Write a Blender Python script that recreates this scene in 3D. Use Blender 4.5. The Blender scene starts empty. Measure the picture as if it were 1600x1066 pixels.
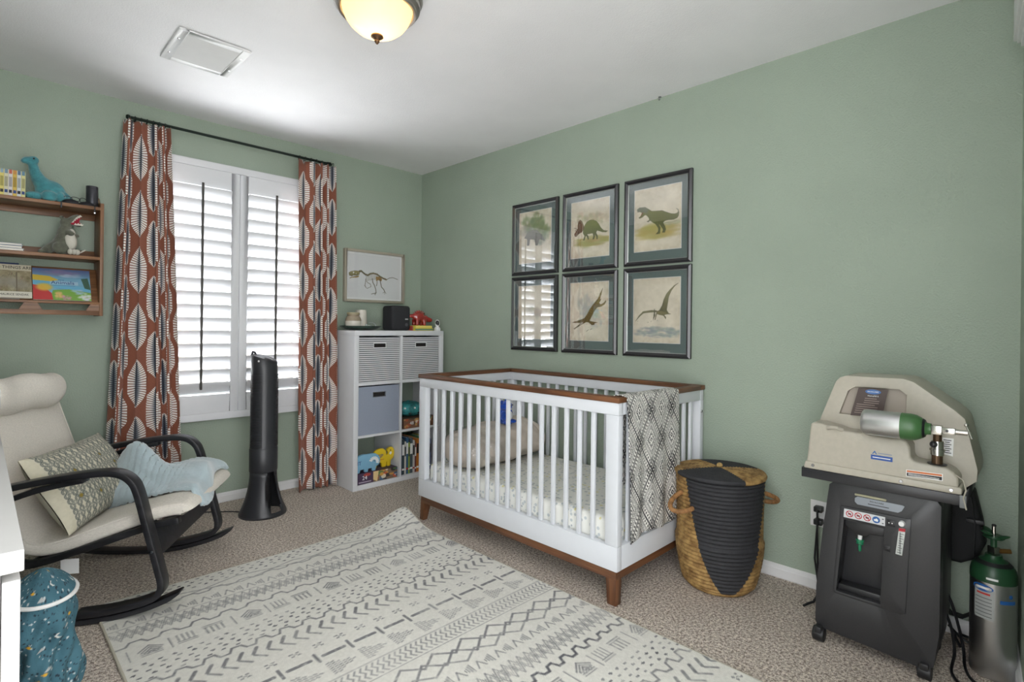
import bpy, bmesh, math, random
import numpy as np
from mathutils import Vector, Matrix
random.seed(7)
rng = np.random.default_rng(7)
scene = bpy.context.scene
COL = scene.collection

# ---------------------------------------------------------------- camera
FPX = 837.49; YAW = .7852; ROLL = .0117
CAMPOS = Vector((-2.67241, -3.77591, 1.16))
Fv = Vector((math.cos(YAW), math.sin(YAW), 0)); R0 = Vector((math.sin(YAW), -math.cos(YAW), 0)); U0 = Vector((0, 0, 1))
Rv = R0 * math.cos(ROLL) + U0 * math.sin(ROLL); Uv = -R0 * math.sin(ROLL) + U0 * math.cos(ROLL)
cd = bpy.data.cameras.new('camera'); cam = bpy.data.objects.new('camera', cd); COL.objects.link(cam)
cd.sensor_fit = 'HORIZONTAL'; cd.sensor_width = 36.0; cd.lens = FPX / 1600 * 36.0
cd.shift_x = 0.0; cd.shift_y = -22.44 / 1600
cd.clip_start = .02; cd.clip_end = 100
mw = Matrix((Rv, Uv, -Fv)).transposed().to_4x4(); mw.translation = CAMPOS
cam.matrix_world = mw
scene.camera = cam

# ---------------------------------------------------------------- world, lamps, exposure
world = bpy.data.worlds.new('overcast_day'); scene.world = world; world.use_nodes = True
bg = world.node_tree.nodes['Background']
bg.inputs[0].default_value = (.97, .985, 1.0, 1); bg.inputs[1].default_value = 4.3
scene.view_settings.view_transform = 'Standard'; scene.view_settings.look = 'None'
scene.view_settings.gamma = 1.0; scene.view_settings.use_curve_mapping = False
scene.view_settings.exposure = 0.48
def area_light(name, loc, rot, sx, sy, power, color):
    l = bpy.data.lights.new(name, 'AREA'); l.shape = 'RECTANGLE'; l.size = sx; l.size_y = sy; l.energy = power; l.color = color
    o = bpy.data.objects.new(name, l); o.location = loc; o.rotation_euler = rot; COL.objects.link(o); return o
# daylight entering through the window, from the bright ground and sky outside
area_light('window_daylight', (-1.46, .42, 1.0), (math.radians(-100), 0, 0), 1.3, 1.9, 120, (.95, .98, 1.0))

# ---------------------------------------------------------------- colour helpers
def lin(c):
    c = c / 255.0
    return c / 12.92 if c <= .04045 else ((c + .055) / 1.055) ** 2.4
def rgb(r, g, b): return (lin(r), lin(g), lin(b), 1.0)

# ---------------------------------------------------------------- node helpers
class E:
    """a scalar socket with arithmetic, for writing patterns as formulas"""
    def __init__(s, nt, sock): s.nt, s.s = nt, sock
    def _m(s, op, a=None, b=None, clamp=False):
        n = s.nt.nodes.new('ShaderNodeMath'); n.operation = op; n.use_clamp = clamp
        for i, x in enumerate((s, a, b)):
            if x is None: continue
            if isinstance(x, E): s.nt.links.new(x.s, n.inputs[i])
            else: n.inputs[i].default_value = x
        return E(s.nt, n.outputs[0])
    def __add__(s, o): return s._m('ADD', o)
    def __sub__(s, o): return s._m('SUBTRACT', o)
    def __mul__(s, o): return s._m('MULTIPLY', o)
    def __truediv__(s, o): return s._m('DIVIDE', o)
    def abs(s): return s._m('ABSOLUTE')
    def floor(s): return s._m('FLOOR')
    def fract(s): return s._m('FRACT')
    def sin(s): return s._m('SINE')
    def sqrt(s): return s._m('SQRT')
    def lt(s, o): return s._m('LESS_THAN', o)
    def gt(s, o): return s._m('GREATER_THAN', o)
    def mod(s, o): return s._m('FLOORED_MODULO', o)
    def max(s, o): return s._m('MAXIMUM', o)
    def min(s, o): return s._m('MINIMUM', o)
    def inv(s): return (s * -1.0) + 1.0
    def smooth(s, a, b):
        n = s.nt.nodes.new('ShaderNodeMapRange'); n.interpolation_type = 'SMOOTHSTEP'
        n.inputs['From Min'].default_value = a; n.inputs['From Max'].default_value = b
        s.nt.links.new(s.s, n.inputs['Value']); return E(s.nt, n.outputs[0])
def mixc(nt, fac, a, b):
    n = nt.nodes.new('ShaderNodeMix'); n.data_type = 'RGBA'
    if isinstance(fac, E): nt.links.new(fac.s, n.inputs[0])
    else: n.inputs[0].default_value = fac
    for i, x in ((6, a), (7, b)):
        if isinstance(x, tuple): n.inputs[i].default_value = x
        else: nt.links.new(x, n.inputs[i])
    return n.outputs[2]
def new_mat(name):
    m = bpy.data.materials.new(name); m.use_nodes = True
    nt = m.node_tree; return m, nt, nt.nodes['Principled BSDF']
def tex_coord(nt, kind='Object', scale=None):
    t = nt.nodes.new('ShaderNodeTexCoord'); o = t.outputs[kind]
    if scale:
        mp = nt.nodes.new('ShaderNodeMapping'); mp.inputs['Scale'].default_value = scale
        nt.links.new(o, mp.inputs[0]); o = mp.outputs[0]
    return o
def noise(nt, vec, scale, detail=3, rough=.55):
    n = nt.nodes.new('ShaderNodeTexNoise'); n.inputs['Scale'].default_value = scale
    n.inputs['Detail'].default_value = detail; n.inputs['Roughness'].default_value = rough
    nt.links.new(vec, n.inputs['Vector']); return n.outputs['Fac']
def add_bump(nt, p, height, strength, dist):
    b = nt.nodes.new('ShaderNodeBump'); b.inputs['Strength'].default_value = strength; b.inputs['Distance'].default_value = dist
    nt.links.new(height.s if isinstance(height, E) else height, b.inputs['Height']); nt.links.new(b.outputs[0], p.inputs['Normal'])
def pm(name, color, rough=.5, metal=0.0, var=None, bump=None, spec=None, coat=0, sheen=0, scale=None, emit=None):
    """plain procedural material: colour with a noise variation and a noise bump"""
    m, nt, p = new_mat(name)
    p.inputs['Roughness'].default_value = rough; p.inputs['Metallic'].default_value = metal
    if spec is not None: p.inputs['Specular IOR Level'].default_value = spec
    if coat: p.inputs['Coat Weight'].default_value = coat; p.inputs['Coat Roughness'].default_value = .08
    if sheen: p.inputs['Sheen Weight'].default_value = sheen
    vec = tex_coord(nt, 'Object', scale)
    v = var or (12, .012)
    f = E(nt, noise(nt, vec, v[0]))
    dark = tuple(c * (1 - v[1]) for c in color[:3]) + (1,); lite = tuple(min(1, c * (1 + v[1])) for c in color[:3]) + (1,)
    nt.links.new(mixc(nt, f.smooth(.3, .7), dark, lite), p.inputs['Base Color'])
    if bump: add_bump(nt, p, noise(nt, vec, bump[0], 2), bump[1], bump[2])
    if emit: p.inputs['Emission Color'].default_value = emit[0]; p.inputs['Emission Strength'].default_value = emit[1]
    return m
def wood(name, c1, c2, axis='X', rough=.45, fine=1.0):
    m, nt, p = new_mat(name); p.inputs['Roughness'].default_value = rough
    sc = {'X': (3, 45, 45), 'Y': (45, 3, 45), 'Z': (45, 45, 3)}[axis]
    vec = tex_coord(nt, 'Object', tuple(s * fine for s in sc))
    f = E(nt, noise(nt, vec, 1.0, 5, .65))
    nt.links.new(mixc(nt, f.smooth(.3, .72), c1, c2), p.inputs['Base Color'])
    add_bump(nt, p, f, .08, .002)
    return m
def attr_mat(name, rough=.6, bump=None, coat=0, sheen=0, spec=None):
    m, nt, p = new_mat(name)
    a = nt.nodes.new('ShaderNodeAttribute'); a.attribute_name = 'Col'
    nt.links.new(a.outputs['Color'], p.inputs['Base Color']); p.inputs['Roughness'].default_value = rough
    if coat: p.inputs['Coat Weight'].default_value = coat
    if sheen: p.inputs['Sheen Weight'].default_value = sheen
    if spec is not None: p.inputs['Specular IOR Level'].default_value = spec
    if bump: add_bump(nt, p, noise(nt, tex_coord(nt), bump[0], 2), bump[1], bump[2])
    return m
def glass_mat(name, gloss=.08, tint=(1, 1, 1, 1), rough=.0):
    m, nt, p = new_mat(name); nt.nodes.remove(p)
    out = nt.nodes['Material Output']; t = nt.nodes.new('ShaderNodeBsdfTransparent'); g = nt.nodes.new('ShaderNodeBsdfGlossy')
    g.inputs['Roughness'].default_value = rough; t.inputs[0].default_value = tint
    lw_ = nt.nodes.new('ShaderNodeLayerWeight'); lw_.inputs[0].default_value = .5
    fc = E(nt, lw_.outputs['Facing']); fc = (fc * fc * fc * fc * fc) * .5 + gloss * .5      # two faces per pane, half of the reflectance each
    mx = nt.nodes.new('ShaderNodeMixShader'); nt.links.new(fc.s, mx.inputs[0])
    nt.links.new(t.outputs[0], mx.inputs[1]); nt.links.new(g.outputs[0], mx.inputs[2]); nt.links.new(mx.outputs[0], out.inputs[0])
    return m

# ---------------------------------------------------------------- object helpers
def put(o, label=None, cat=None, group=None, kind=None):
    if label: o['label'] = label
    if cat: o['category'] = cat
    if group: o['group'] = group
    if kind: o['kind'] = kind
    return o
def thing(name, label, cat, loc=(0, 0, 0), rotz=0.0, group=None):
    o = bpy.data.objects.new(name, None); COL.objects.link(o); o.empty_display_size = .05
    o.location = loc; o.rotation_euler = (0, 0, rotz)
    return put(o, label, cat, group)
def mtx(o):
    m = Matrix.LocRotScale(o.location, o.rotation_euler, o.scale)
    return (mtx(o.parent) @ o.matrix_parent_inverse @ m) if o.parent else m
def frame(o, x, y, z=None):
    """matrix with origin o and axes x, y (and z)"""
    x = Vector(x); y = Vector(y); z = Vector(z) if z is not None else x.cross(y)
    m = Matrix((x, y, z)).transposed().to_4x4(); m.translation = Vector(o); return m
def rotm(ax, deg): return Matrix.Rotation(math.radians(deg), 4, ax)
def T(*v): return Matrix.Translation(Vector(v if len(v) == 3 else v[0]))

class MB:
    def __init__(s): s.v = []; s.f = []
    def add(s, vs, fs, M=None):
        b = len(s.v)
        for p in vs:
            p = Vector(p); s.v.append(M @ p if M else p)
        s.f += [tuple(b + i for i in f) for f in fs]; return s
    def box(s, lo, hi, M=None):
        x0, y0, z0 = lo; x1, y1, z1 = hi
        return s.add([(x0, y0, z0), (x1, y0, z0), (x1, y1, z0), (x0, y1, z0), (x0, y0, z1), (x1, y0, z1), (x1, y1, z1), (x0, y1, z1)],
                     [(3, 2, 1, 0), (4, 5, 6, 7), (0, 1, 5, 4), (1, 2, 6, 5), (2, 3, 7, 6), (3, 0, 4, 7)], M)
    def cyl(s, p0, p1, r0, r1=None, n=16, M=None, cap=True):
        r1 = r0 if r1 is None else r1; p0 = Vector(p0); p1 = Vector(p1); d = (p1 - p0).normalized()
        a = d.orthogonal().normalized(); b = d.cross(a); vs = []
        for p, r in ((p0, r0), (p1, r1)):
            vs += [p + (a * math.cos(t) + b * math.sin(t)) * r for t in (2 * math.pi * i / n for i in range(n))]
        fs = [(i, (i + 1) % n, n + (i + 1) % n, n + i) for i in range(n)]
        if cap: fs += [tuple(reversed(range(n))), tuple(range(n, 2 * n))]
        return s.add(vs, fs, M)
    def tube(s, pts, r, n=8, closed=False, M=None, sq=None):
        """sweep a circle (or an ellipse: sq=(a,b)) along points"""
        pts = [Vector(p) for p in pts]; m = len(pts); rs = r if isinstance(r, (list, tuple)) else [r] * m
        vs = []; up = None
        for i, p in enumerate(pts):
            q0 = pts[(i - 1) % m] if closed or i > 0 else p; q1 = pts[(i + 1) % m] if closed or i < m - 1 else p
            d = (q1 - q0).normalized()
            if up is None: up = d.orthogonal().normalized()
            up = (up - d * up.dot(d)); up = up.normalized() if up.length > 1e-6 else d.orthogonal().normalized()
            b = d.cross(up)
            for k in range(n):
                t = 2 * math.pi * k / n; vs.append(p + (up * math.cos(t) + b * math.sin(t)) * rs[i])
        fs = []
        for i in range(m if closed else m - 1):
            j = (i + 1) % m
            fs += [(i * n + k, i * n + (k + 1) % n, j * n + (k + 1) % n, j * n + k) for k in range(n)]
        if not closed: fs += [tuple(reversed(range(n))), tuple(range((m - 1) * n, m * n))]
        return s.add(vs, fs, M)
    def sweep(s, pts, side, w, t, M=None):
        """rectangular strip: path points, side vector (width w), thickness t in the plane of the path"""
        pts = [Vector(p) for p in pts]; side = Vector(side).normalized(); m = len(pts); vs = []
        ts = t if isinstance(t, (list, tuple)) else [t] * m
        for i, p in enumerate(pts):
            d = (pts[min(i + 1, m - 1)] - pts[max(i - 1, 0)]).normalized(); nrm = d.cross(side).normalized()
            h = nrm * ts[i] / 2; q = side * w / 2
            vs += [p + h + q, p + h - q, p - h - q, p - h + q]
        fs = [(0, 1, 2, 3), tuple(reversed([(m - 1) * 4 + k for k in range(4)]))]
        for i in range(m - 1): fs += [(i * 4 + k, (i + 1) * 4 + k, (i + 1) * 4 + (k + 1) % 4, i * 4 + (k + 1) % 4) for k in range(4)]
        return s.add(vs, fs, M)
    def lathe(s, prof, n=32, M=None, sx=1.0, sy=1.0):
        vs = []; m = len(prof)
        for r, z in prof: vs += [(r * sx * math.cos(2 * math.pi * k / n), r * sy * math.sin(2 * math.pi * k / n), z) for k in range(n)]
        fs = []
        for i in range(m - 1): fs += [(i * n + k, i * n + (k + 1) % n, (i + 1) * n + (k + 1) % n, (i + 1) * n + k) for k in range(n)]
        if prof[0][0] > 1e-5: fs.append(tuple(reversed(range(n))))
        if prof[-1][0] > 1e-5: fs.append(tuple(range((m - 1) * n, m * n)))
        return s.add(vs, fs, M)
    def prism(s, poly, h, M=None):
        n = len(poly)
        vs = [(x, y, 0) for x, y in poly] + [(x, y, h) for x, y in poly]
        return s.add(vs, [tuple(reversed(range(n))), tuple(range(n, 2 * n))] + [(i, (i + 1) % n, n + (i + 1) % n, n + i) for i in range(n)], M)
    def ell(s, c, r, nu=20, nv=12, M=None):
        prof = [(math.cos(t), math.sin(t)) for t in (-math.pi / 2 + math.pi * i / nv for i in range(nv + 1))]
        r = (r, r, r) if not isinstance(r, (tuple, list)) else r
        A = T(c) @ Matrix.Diagonal((r[0], r[1], r[2], 1))
        return s.lathe([(max(a, 0), b) for a, b in prof], nu, (M @ A) if M else A)
    def surf(s, fn, nu, nv, cu=False, cv=False, M=None):
        vs = [fn(i / (nu if cu else nu - 1), j / (nv if cv else nv - 1)) for j in range(nv) for i in range(nu)]
        fs = [(j * nu + i, j * nu + (i + 1) % nu, ((j + 1) % nv) * nu + (i + 1) % nu, ((j + 1) % nv) * nu + i)
              for j in range(nv if cv else nv - 1) for i in range(nu if cu else nu - 1)]
        return s.add(vs, fs, M)
    def build(s, name, mat, parent=None, smooth=None, bevel=0, seg=2, world=False, label=None, sub=0, uv=None):
        me = bpy.data.meshes.new(name); me.from_pydata([tuple(p) for p in s.v], [], s.f)
        bm = bmesh.new(); bm.from_mesh(me)
        bmesh.ops.remove_doubles(bm, verts=bm.verts, dist=1e-6)
        bmesh.ops.recalc_face_normals(bm, faces=bm.faces)
        if bevel:
            es = [e for e in bm.edges if len(e.link_faces) == 2 and e.calc_face_angle(0) > math.radians(35)]
            bmesh.ops.bevel(bm, geom=es, offset=bevel, segments=seg, affect='EDGES', profile=.5, clamp_overlap=True)
        bm.to_mesh(me); bm.free()
        if smooth or (smooth is None and (bevel or len(me.polygons) > 40)):
            me.polygons.foreach_set('use_smooth', [True] * len(me.polygons)); me.set_sharp_from_angle(angle=math.radians(smooth if isinstance(smooth, (int, float)) and smooth > 1 else 40))
        if mat: me.materials.append(mat)
        o = bpy.data.objects.new(name, me); COL.objects.link(o)
        if parent:
            o.parent = parent
            if world: o.matrix_parent_inverse = mtx(parent).inverted()
        if sub:
            md = o.modifiers.new('smooth', 'SUBSURF'); md.levels = sub; md.render_levels = sub
        if label: o['label'] = label
        return o
def solo(o, label, cat, group=None):
    """a thing that is one mesh: origin moved to the middle of its base"""
    vs = o.data.vertices; xs = [v.co.x for v in vs]; ys = [v.co.y for v in vs]; zs = [v.co.z for v in vs]
    c = Vector(((min(xs) + max(xs)) / 2, (min(ys) + max(ys)) / 2, min(zs)))
    o.data.transform(T(-c)); o.location = o.location + c
    return put(o, label, cat, group)
def copy_tree(o, parent=None):
    c = o.copy(); COL.objects.link(c)
    if parent: c.parent = parent
    for ch in list(o.children): copy_tree(ch, c)
    return c
def text(body, size, M, mat, parent, name='lettering', world=True, ext=.0003, align='CENTER', sx=1.0):
    cu = bpy.data.curves.new(name, 'FONT'); cu.body = body; cu.size = size; cu.extrude = ext; cu.align_x = align; cu.align_y = 'CENTER'; cu.resolution_u = 2
    t = bpy.data.objects.new(name + '_source', cu); COL.objects.link(t)
    dg = bpy.context.evaluated_depsgraph_get(); me = bpy.data.meshes.new_from_object(t.evaluated_get(dg))
    bpy.data.objects.remove(t); bpy.data.curves.remove(cu)
    me.transform(M @ Matrix.Diagonal((sx, 1, 1, 1))); me.materials.clear(); me.materials.append(mat); me.name = name
    o = bpy.data.objects.new(name, me); COL.objects.link(o); o.parent = parent
    if world: o.matrix_parent_inverse = mtx(parent).inverted()
    return o

# ---------------------------------------------------------------- print canvas: flat print as colours on a fine grid
LIN = np.array([lin(i) for i in range(256)])
class Canvas:
    def __init__(s, w, h, color):
        s.w, s.h = w, h; s.a = np.empty((h, w, 3)); s.a[:] = color
        s.Y, s.X = np.mgrid[0:h, 0:w]; s.X = s.X + .5; s.Y = s.Y + .5       # Y counts from the top
    def blend(s, mask, color, al=1.0):
        m = (mask * al)[..., None]; s.a = s.a * (1 - m) + np.array(color, float) * m
    def _win(s, x0, x1, y0, y1):
        return max(0, int(y0)), min(s.h, int(y1) + 2), max(0, int(x0)), min(s.w, int(x1) + 2)
    def _sub(s, win, mask, color, al):
        a, b, c, d = win
        if a >= b or c >= d: return
        m = (mask * al)[..., None]; s.a[a:b, c:d] = s.a[a:b, c:d] * (1 - m) + np.array(color, float) * m
    def poly(s, pts, color, al=1.0):
        xs = [p[0] for p in pts]; ys = [p[1] for p in pts]; w = s._win(min(xs), max(xs), min(ys), max(ys))
        X = s.X[w[0]:w[1], w[2]:w[3]]; Y = s.Y[w[0]:w[1], w[2]:w[3]]; ins = np.zeros(X.shape, bool); n = len(pts)
        for i in range(n):
            x0, y0 = pts[i]; x1, y1 = pts[(i + 1) % n]
            if y0 == y1: continue
            c = ((y0 > Y) != (y1 > Y)) & (X < (x1 - x0) * (Y - y0) / (y1 - y0) + x0); ins ^= c
        s._sub(w, ins.astype(float), color, al)
    def line(s, pts, width, color, al=1.0):
        for (x0, y0), (x1, y1) in zip(pts[:-1], pts[1:]):
            w = s._win(min(x0, x1) - width - 1, max(x0, x1) + width + 1, min(y0, y1) - width - 1, max(y0, y1) + width + 1)
            X = s.X[w[0]:w[1], w[2]:w[3]]; Y = s.Y[w[0]:w[1], w[2]:w[3]]
            dx, dy = x1 - x0, y1 - y0; L = dx * dx + dy * dy + 1e-9
            t = np.clip(((X - x0) * dx + (Y - y0) * dy) / L, 0, 1)
            d = np.hypot(X - x0 - t * dx, Y - y0 - t * dy)
            s._sub(w, np.clip(width / 2 + .5 - d, 0, 1), color, al)
    def oval(s, cx, cy, rx, ry, color, al=1.0, soft=0.0):
        w = s._win(cx - rx * 1.3 - 1, cx + rx * 1.3 + 1, cy - ry * 1.3 - 1, cy + ry * 1.3 + 1)
        X = s.X[w[0]:w[1], w[2]:w[3]]; Y = s.Y[w[0]:w[1], w[2]:w[3]]
        d = np.hypot((X - cx) / rx, (Y - cy) / ry)
        m = np.clip((1 + soft - d) / (2 * soft), 0, 1) if soft else (d < 1).astype(float)
        s._sub(w, m, color, al)
    def rect(s, x0, y0, x1, y1, color, al=1.0): s.poly([(x0, y0), (x1, y0), (x1, y1), (x0, y1)], color, al)
    def field(s, cell):
        """smooth value noise 0..1"""
        gh, gw = int(s.h / cell) + 3, int(s.w / cell) + 3; g = rng.random((gh, gw))
        y = s.Y / cell; x = s.X / cell; yi = y.astype(int); xi = x.astype(int); fy = y - yi; fx = x - xi
        fy = fy * fy * (3 - 2 * fy); fx = fx * fx * (3 - 2 * fx)
        return (g[yi, xi] * (1 - fx) + g[yi, xi + 1] * fx) * (1 - fy) + (g[yi + 1, xi] * (1 - fx) + g[yi + 1, xi + 1] * fx) * fy
    def mottle(s, cell, amount): s.a = s.a + ((s.field(cell) - .5) * 2 * amount)[..., None]
    def lin(s):
        i = np.clip(s.a, 0, 255); return LIN[i.astype(int)]
def canvas_obj(cv, fn, name, mat, parent=None, world=False, smooth=True):
    """grid whose vertices carry the canvas colours; fn(u, v) with v upward, vectorised over arrays -> (N,3)"""
    w, h = cv.w, cv.h
    u = ((np.arange(w)) / (w - 1))[None, :].repeat(h, 0); v = (1 - np.arange(h) / (h - 1))[:, None].repeat(w, 1)
    P = fn(u, v).reshape(-1, 3)
    idx = np.arange(w * h).reshape(h, w)
    q = np.stack([idx[1:, :-1], idx[1:, 1:], idx[:-1, 1:], idx[:-1, :-1]], -1).reshape(-1, 4)
    me = bpy.data.meshes.new(name); me.vertices.add(w * h); me.vertices.foreach_set('co', P.astype(np.float32).ravel())
    me.loops.add(q.size); me.loops.foreach_set('vertex_index', q.ravel().astype(np.int32))
    me.polygons.add(len(q)); me.polygons.foreach_set('loop_start', np.arange(0, q.size, 4, dtype=np.int32))
    me.update(calc_edges=True)
    ca = me.color_attributes.new('Col', 'FLOAT_COLOR', 'POINT')
    c = np.ones((w * h, 4), np.float32); c[:, :3] = cv.lin().reshape(-1, 3); ca.data.foreach_set('color', c.ravel())
    me.polygons.foreach_set('use_smooth', np.full(len(q), smooth, bool)); me.materials.append(mat)
    me.validate()
    o = bpy.data.objects.new(name, me); COL.objects.link(o)
    if parent:
        o.parent = parent
        if world: o.matrix_parent_inverse = mtx(parent).inverted()
    return o
def flat(M):
    """unit square (u, v) -> plane by matrix M, for canvas_obj"""
    a = np.array(M)
    def fn(u, v): return np.stack([a[i, 0] * u + a[i, 1] * v + a[i, 3] for i in range(3)], -1)
    return fn

# ================================================================ shared materials
M_green = pm('sage_green_wall_paint', rgb(157, 170, 154), .62, var=(2.2, .03), bump=(130, .6, .005))
M_ceil = pm('white_ceiling_paint', rgb(238, 237, 239), .8, var=(3, .02), bump=(160, .35, .004))
M_trim = pm('white_trim_paint', rgb(226, 226, 226), .4)
M_white = pm('white_lacquer', rgb(218, 219, 222), .35)
M_black = pm('black_plastic', rgb(28, 28, 31), .42)
M_dark = pm('dark_plastic', rgb(40, 40, 43), .38)
M_chrome = pm('brushed_steel', rgb(185, 185, 188), .25, 1.0)
M_glass = glass_mat('clear_glass')
M_pglass = glass_mat('picture_glass', .26)
M_walnut = wood('walnut_x', rgb(80, 50, 32), rgb(122, 80, 51), 'X')
M_walnut_y = wood('walnut_y', rgb(80, 50, 32), rgb(122, 80, 51), 'Y')
M_walnut_z = wood('walnut_z', rgb(80, 50, 32), rgb(122, 80, 51), 'Z')

# ================================================================ the room
HZ = 2.44; XL = -3.10; YF = -5.2
def struct(o): o['kind'] = 'structure'; return o
def carpet_mat():
    m, nt, p = new_mat('beige_frieze_carpet'); p.inputs['Roughness'].default_value = .95; p.inputs['Specular IOR Level'].default_value = .1
    vec = tex_coord(nt)
    a = E(nt, noise(nt, vec, 95, 3, .7)); b = E(nt, noise(nt, vec, 240, 2, .6)); c = E(nt, noise(nt, vec, 3.0, 2))
    f = (a * .6 + b * .4).smooth(.39, .61)
    c1 = mixc(nt, f, rgb(138, 123, 112), rgb(250, 239, 226))
    nt.links.new(mixc(nt, c.smooth(.35, .65), c1, mixc(nt, .12, c1, rgb(150, 134, 122))), p.inputs['Base Color'])
    add_bump(nt, p, a * .7 + b * .5, .9, .012)
    return m
M_carpet = carpet_mat()
b = MB(); b.surf(lambda u, v: (XL + (.0 - XL) * u, YF + (0 - YF) * v, 0), 12, 16); struct(b.build('floor', M_carpet))
struct(MB().box((XL - .1, YF, HZ), (.12, .12, HZ + .1)).build('ceiling', M_ceil))
WX0, WX1, WZ0, WZ1 = -1.935, -.985, .565, 2.157
b = MB()
b.box((XL, 0, 0), (WX0, .14, HZ)).box((WX1, 0, 0), (.12, .14, HZ)).box((WX0, 0, 0), (WX1, .14, WZ0)).box((WX0, 0, WZ1), (WX1, .14, HZ))
struct(b.build('wall_back', M_green))
struct(MB().box((0, -3.95, 0), (.12, 0, HZ)).build('wall_right', M_green))
struct(MB().box((XL - .12, -3.3, 0), (XL, .14, HZ)).build('wall_left', M_green))
struct(MB().box((-9, .14, -.2), (6, 14, -.15)).build('ground_outside', pm('pale_patio', rgb(150, 146, 138), .9)))
struct(MB().box((-9, 4.2, -.15), (6, 4.4, 1.55)).build('wall_garden', pm('tan_block_wall', rgb(150, 140, 126), .9, var=(3, .08))))
WF = frame((0, -3.706, 0), Vector((-1, -.072, 0)).normalized(), (0, 0, 1))       # the wall beside the door: x runs away from the corner, z into the room
WF = frame((0, -3.706, 0), Vector((-1, -.072, 0)).normalized(), (0, 0, 1), Vector((-.072, 1, 0)).normalized())
struct(MB().box((0, 0, -.12), (1.6, HZ, 0), WF).build('wall_front', M_green))
def skirting(name, M, length):
    prof = [(0, 0), (.0, .062), (.004, .062), (.009, .054), (.011, .046), (.014, .042), (.014, .006), (.011, .0)]
    b = MB(); n = len(prof)
    vs = [(0, h, t) for t, h in prof] + [(length, h, t) for t, h in prof]
    b.add(vs, [(i, (i + 1) % n, n + (i + 1) % n, n + i) for i in range(n)] + [tuple(range(n)), tuple(reversed(range(n, 2 * n)))], M)
    return struct(b.build(name, M_trim))
skirting('baseboard_back', frame((XL, 0, 0), (1, 0, 0), (0, 0, 1), (0, -1, 0)), -XL)
skirting('baseboard_right', frame((0, -3.70, 0), (0, 1, 0), (0, 0, 1), (-1, 0, 0)), 3.70)
skirting('baseboard_front', WF, 1.6)
b = MB()                                                   # stepped head of a closet casing high on the wall beside the door
b.box((.25, 2.10, .0), (1.45, 2.30, .018), WF); b.box((.22, 2.125, .0), (1.45, 2.30, .026), WF); b.box((.19, 2.145, .0), (1.45, 2.30, .034), WF)
struct(b.build('trim_1', M_trim, bevel=.002))
# window behind the shutters: vinyl frame, meeting rail, two panes
w = struct(bpy.data.objects.new('window_1', None)); COL.objects.link(w); w.location = (-1.46, .09, WZ0)
b = MB(); t_ = .045
b.box((WX0, .07, WZ0), (WX0 + t_, .12, WZ1)).box((WX1 - t_, .07, WZ0), (WX1, .12, WZ1)).box((WX0, .07, WZ0), (WX1, .12, WZ0 + t_)).box((WX0, .07, WZ1 - t_), (WX1, .12, WZ1))
b.build('window_frame', M_trim, w, world=True)
MB().box((WX0 + t_, .065, 1.34), (WX1 - t_, .115, 1.385)).build('meeting_rail', M_trim, w, world=True)
for z0, z1 in ((WZ0 + t_, 1.34), (1.385, WZ1 - t_)):
    MB().box((WX0 + t_, .092, z0), (WX1 - t_, .097, z1)).build('pane', M_glass, w, world=True)

# ================================================================ plantation shutters
sh = thing('plantation_shutters', 'white plantation shutters with tilted louvers covering the window', 'shutters', (-1.46, -.02, .55))
b = MB(); X0, X1, Z0, Z1 = -1.952, -.968, .55, 2.172; fw = .042
b.box((X0, -.05, Z0), (X0 + fw, 0, Z1)).box((X1 - fw, -.05, Z0), (X1, 0, Z1)).box((X0 + fw, -.05, Z0), (X1 - fw, 0, Z0 + fw)).box((X0 + fw, -.05, Z1 - fw), (X1 - fw, 0, Z1))
b.build('outer_frame', M_white, sh, bevel=.003, world=True)
M_rod = pm('dark_grey_tilt_rod', rgb(62, 60, 56), .5)  # one even dark grey over both tilt rods
th = math.radians(58); lw = .089
lv = MB()
prof = [(-lw / 2, .003), (-lw / 2 + .003, .0044), (-lw * .2, .0058), (lw * .2, .0058), (lw / 2 - .003, .0044), (lw / 2, .003), (lw / 2, -.003), (lw / 2 - .003, -.0044), (lw * .2, -.0058), (-lw * .2, -.0058), (-lw / 2 + .003, -.0044), (-lw / 2, -.003)]
hl = .174; n = len(prof)
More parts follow.
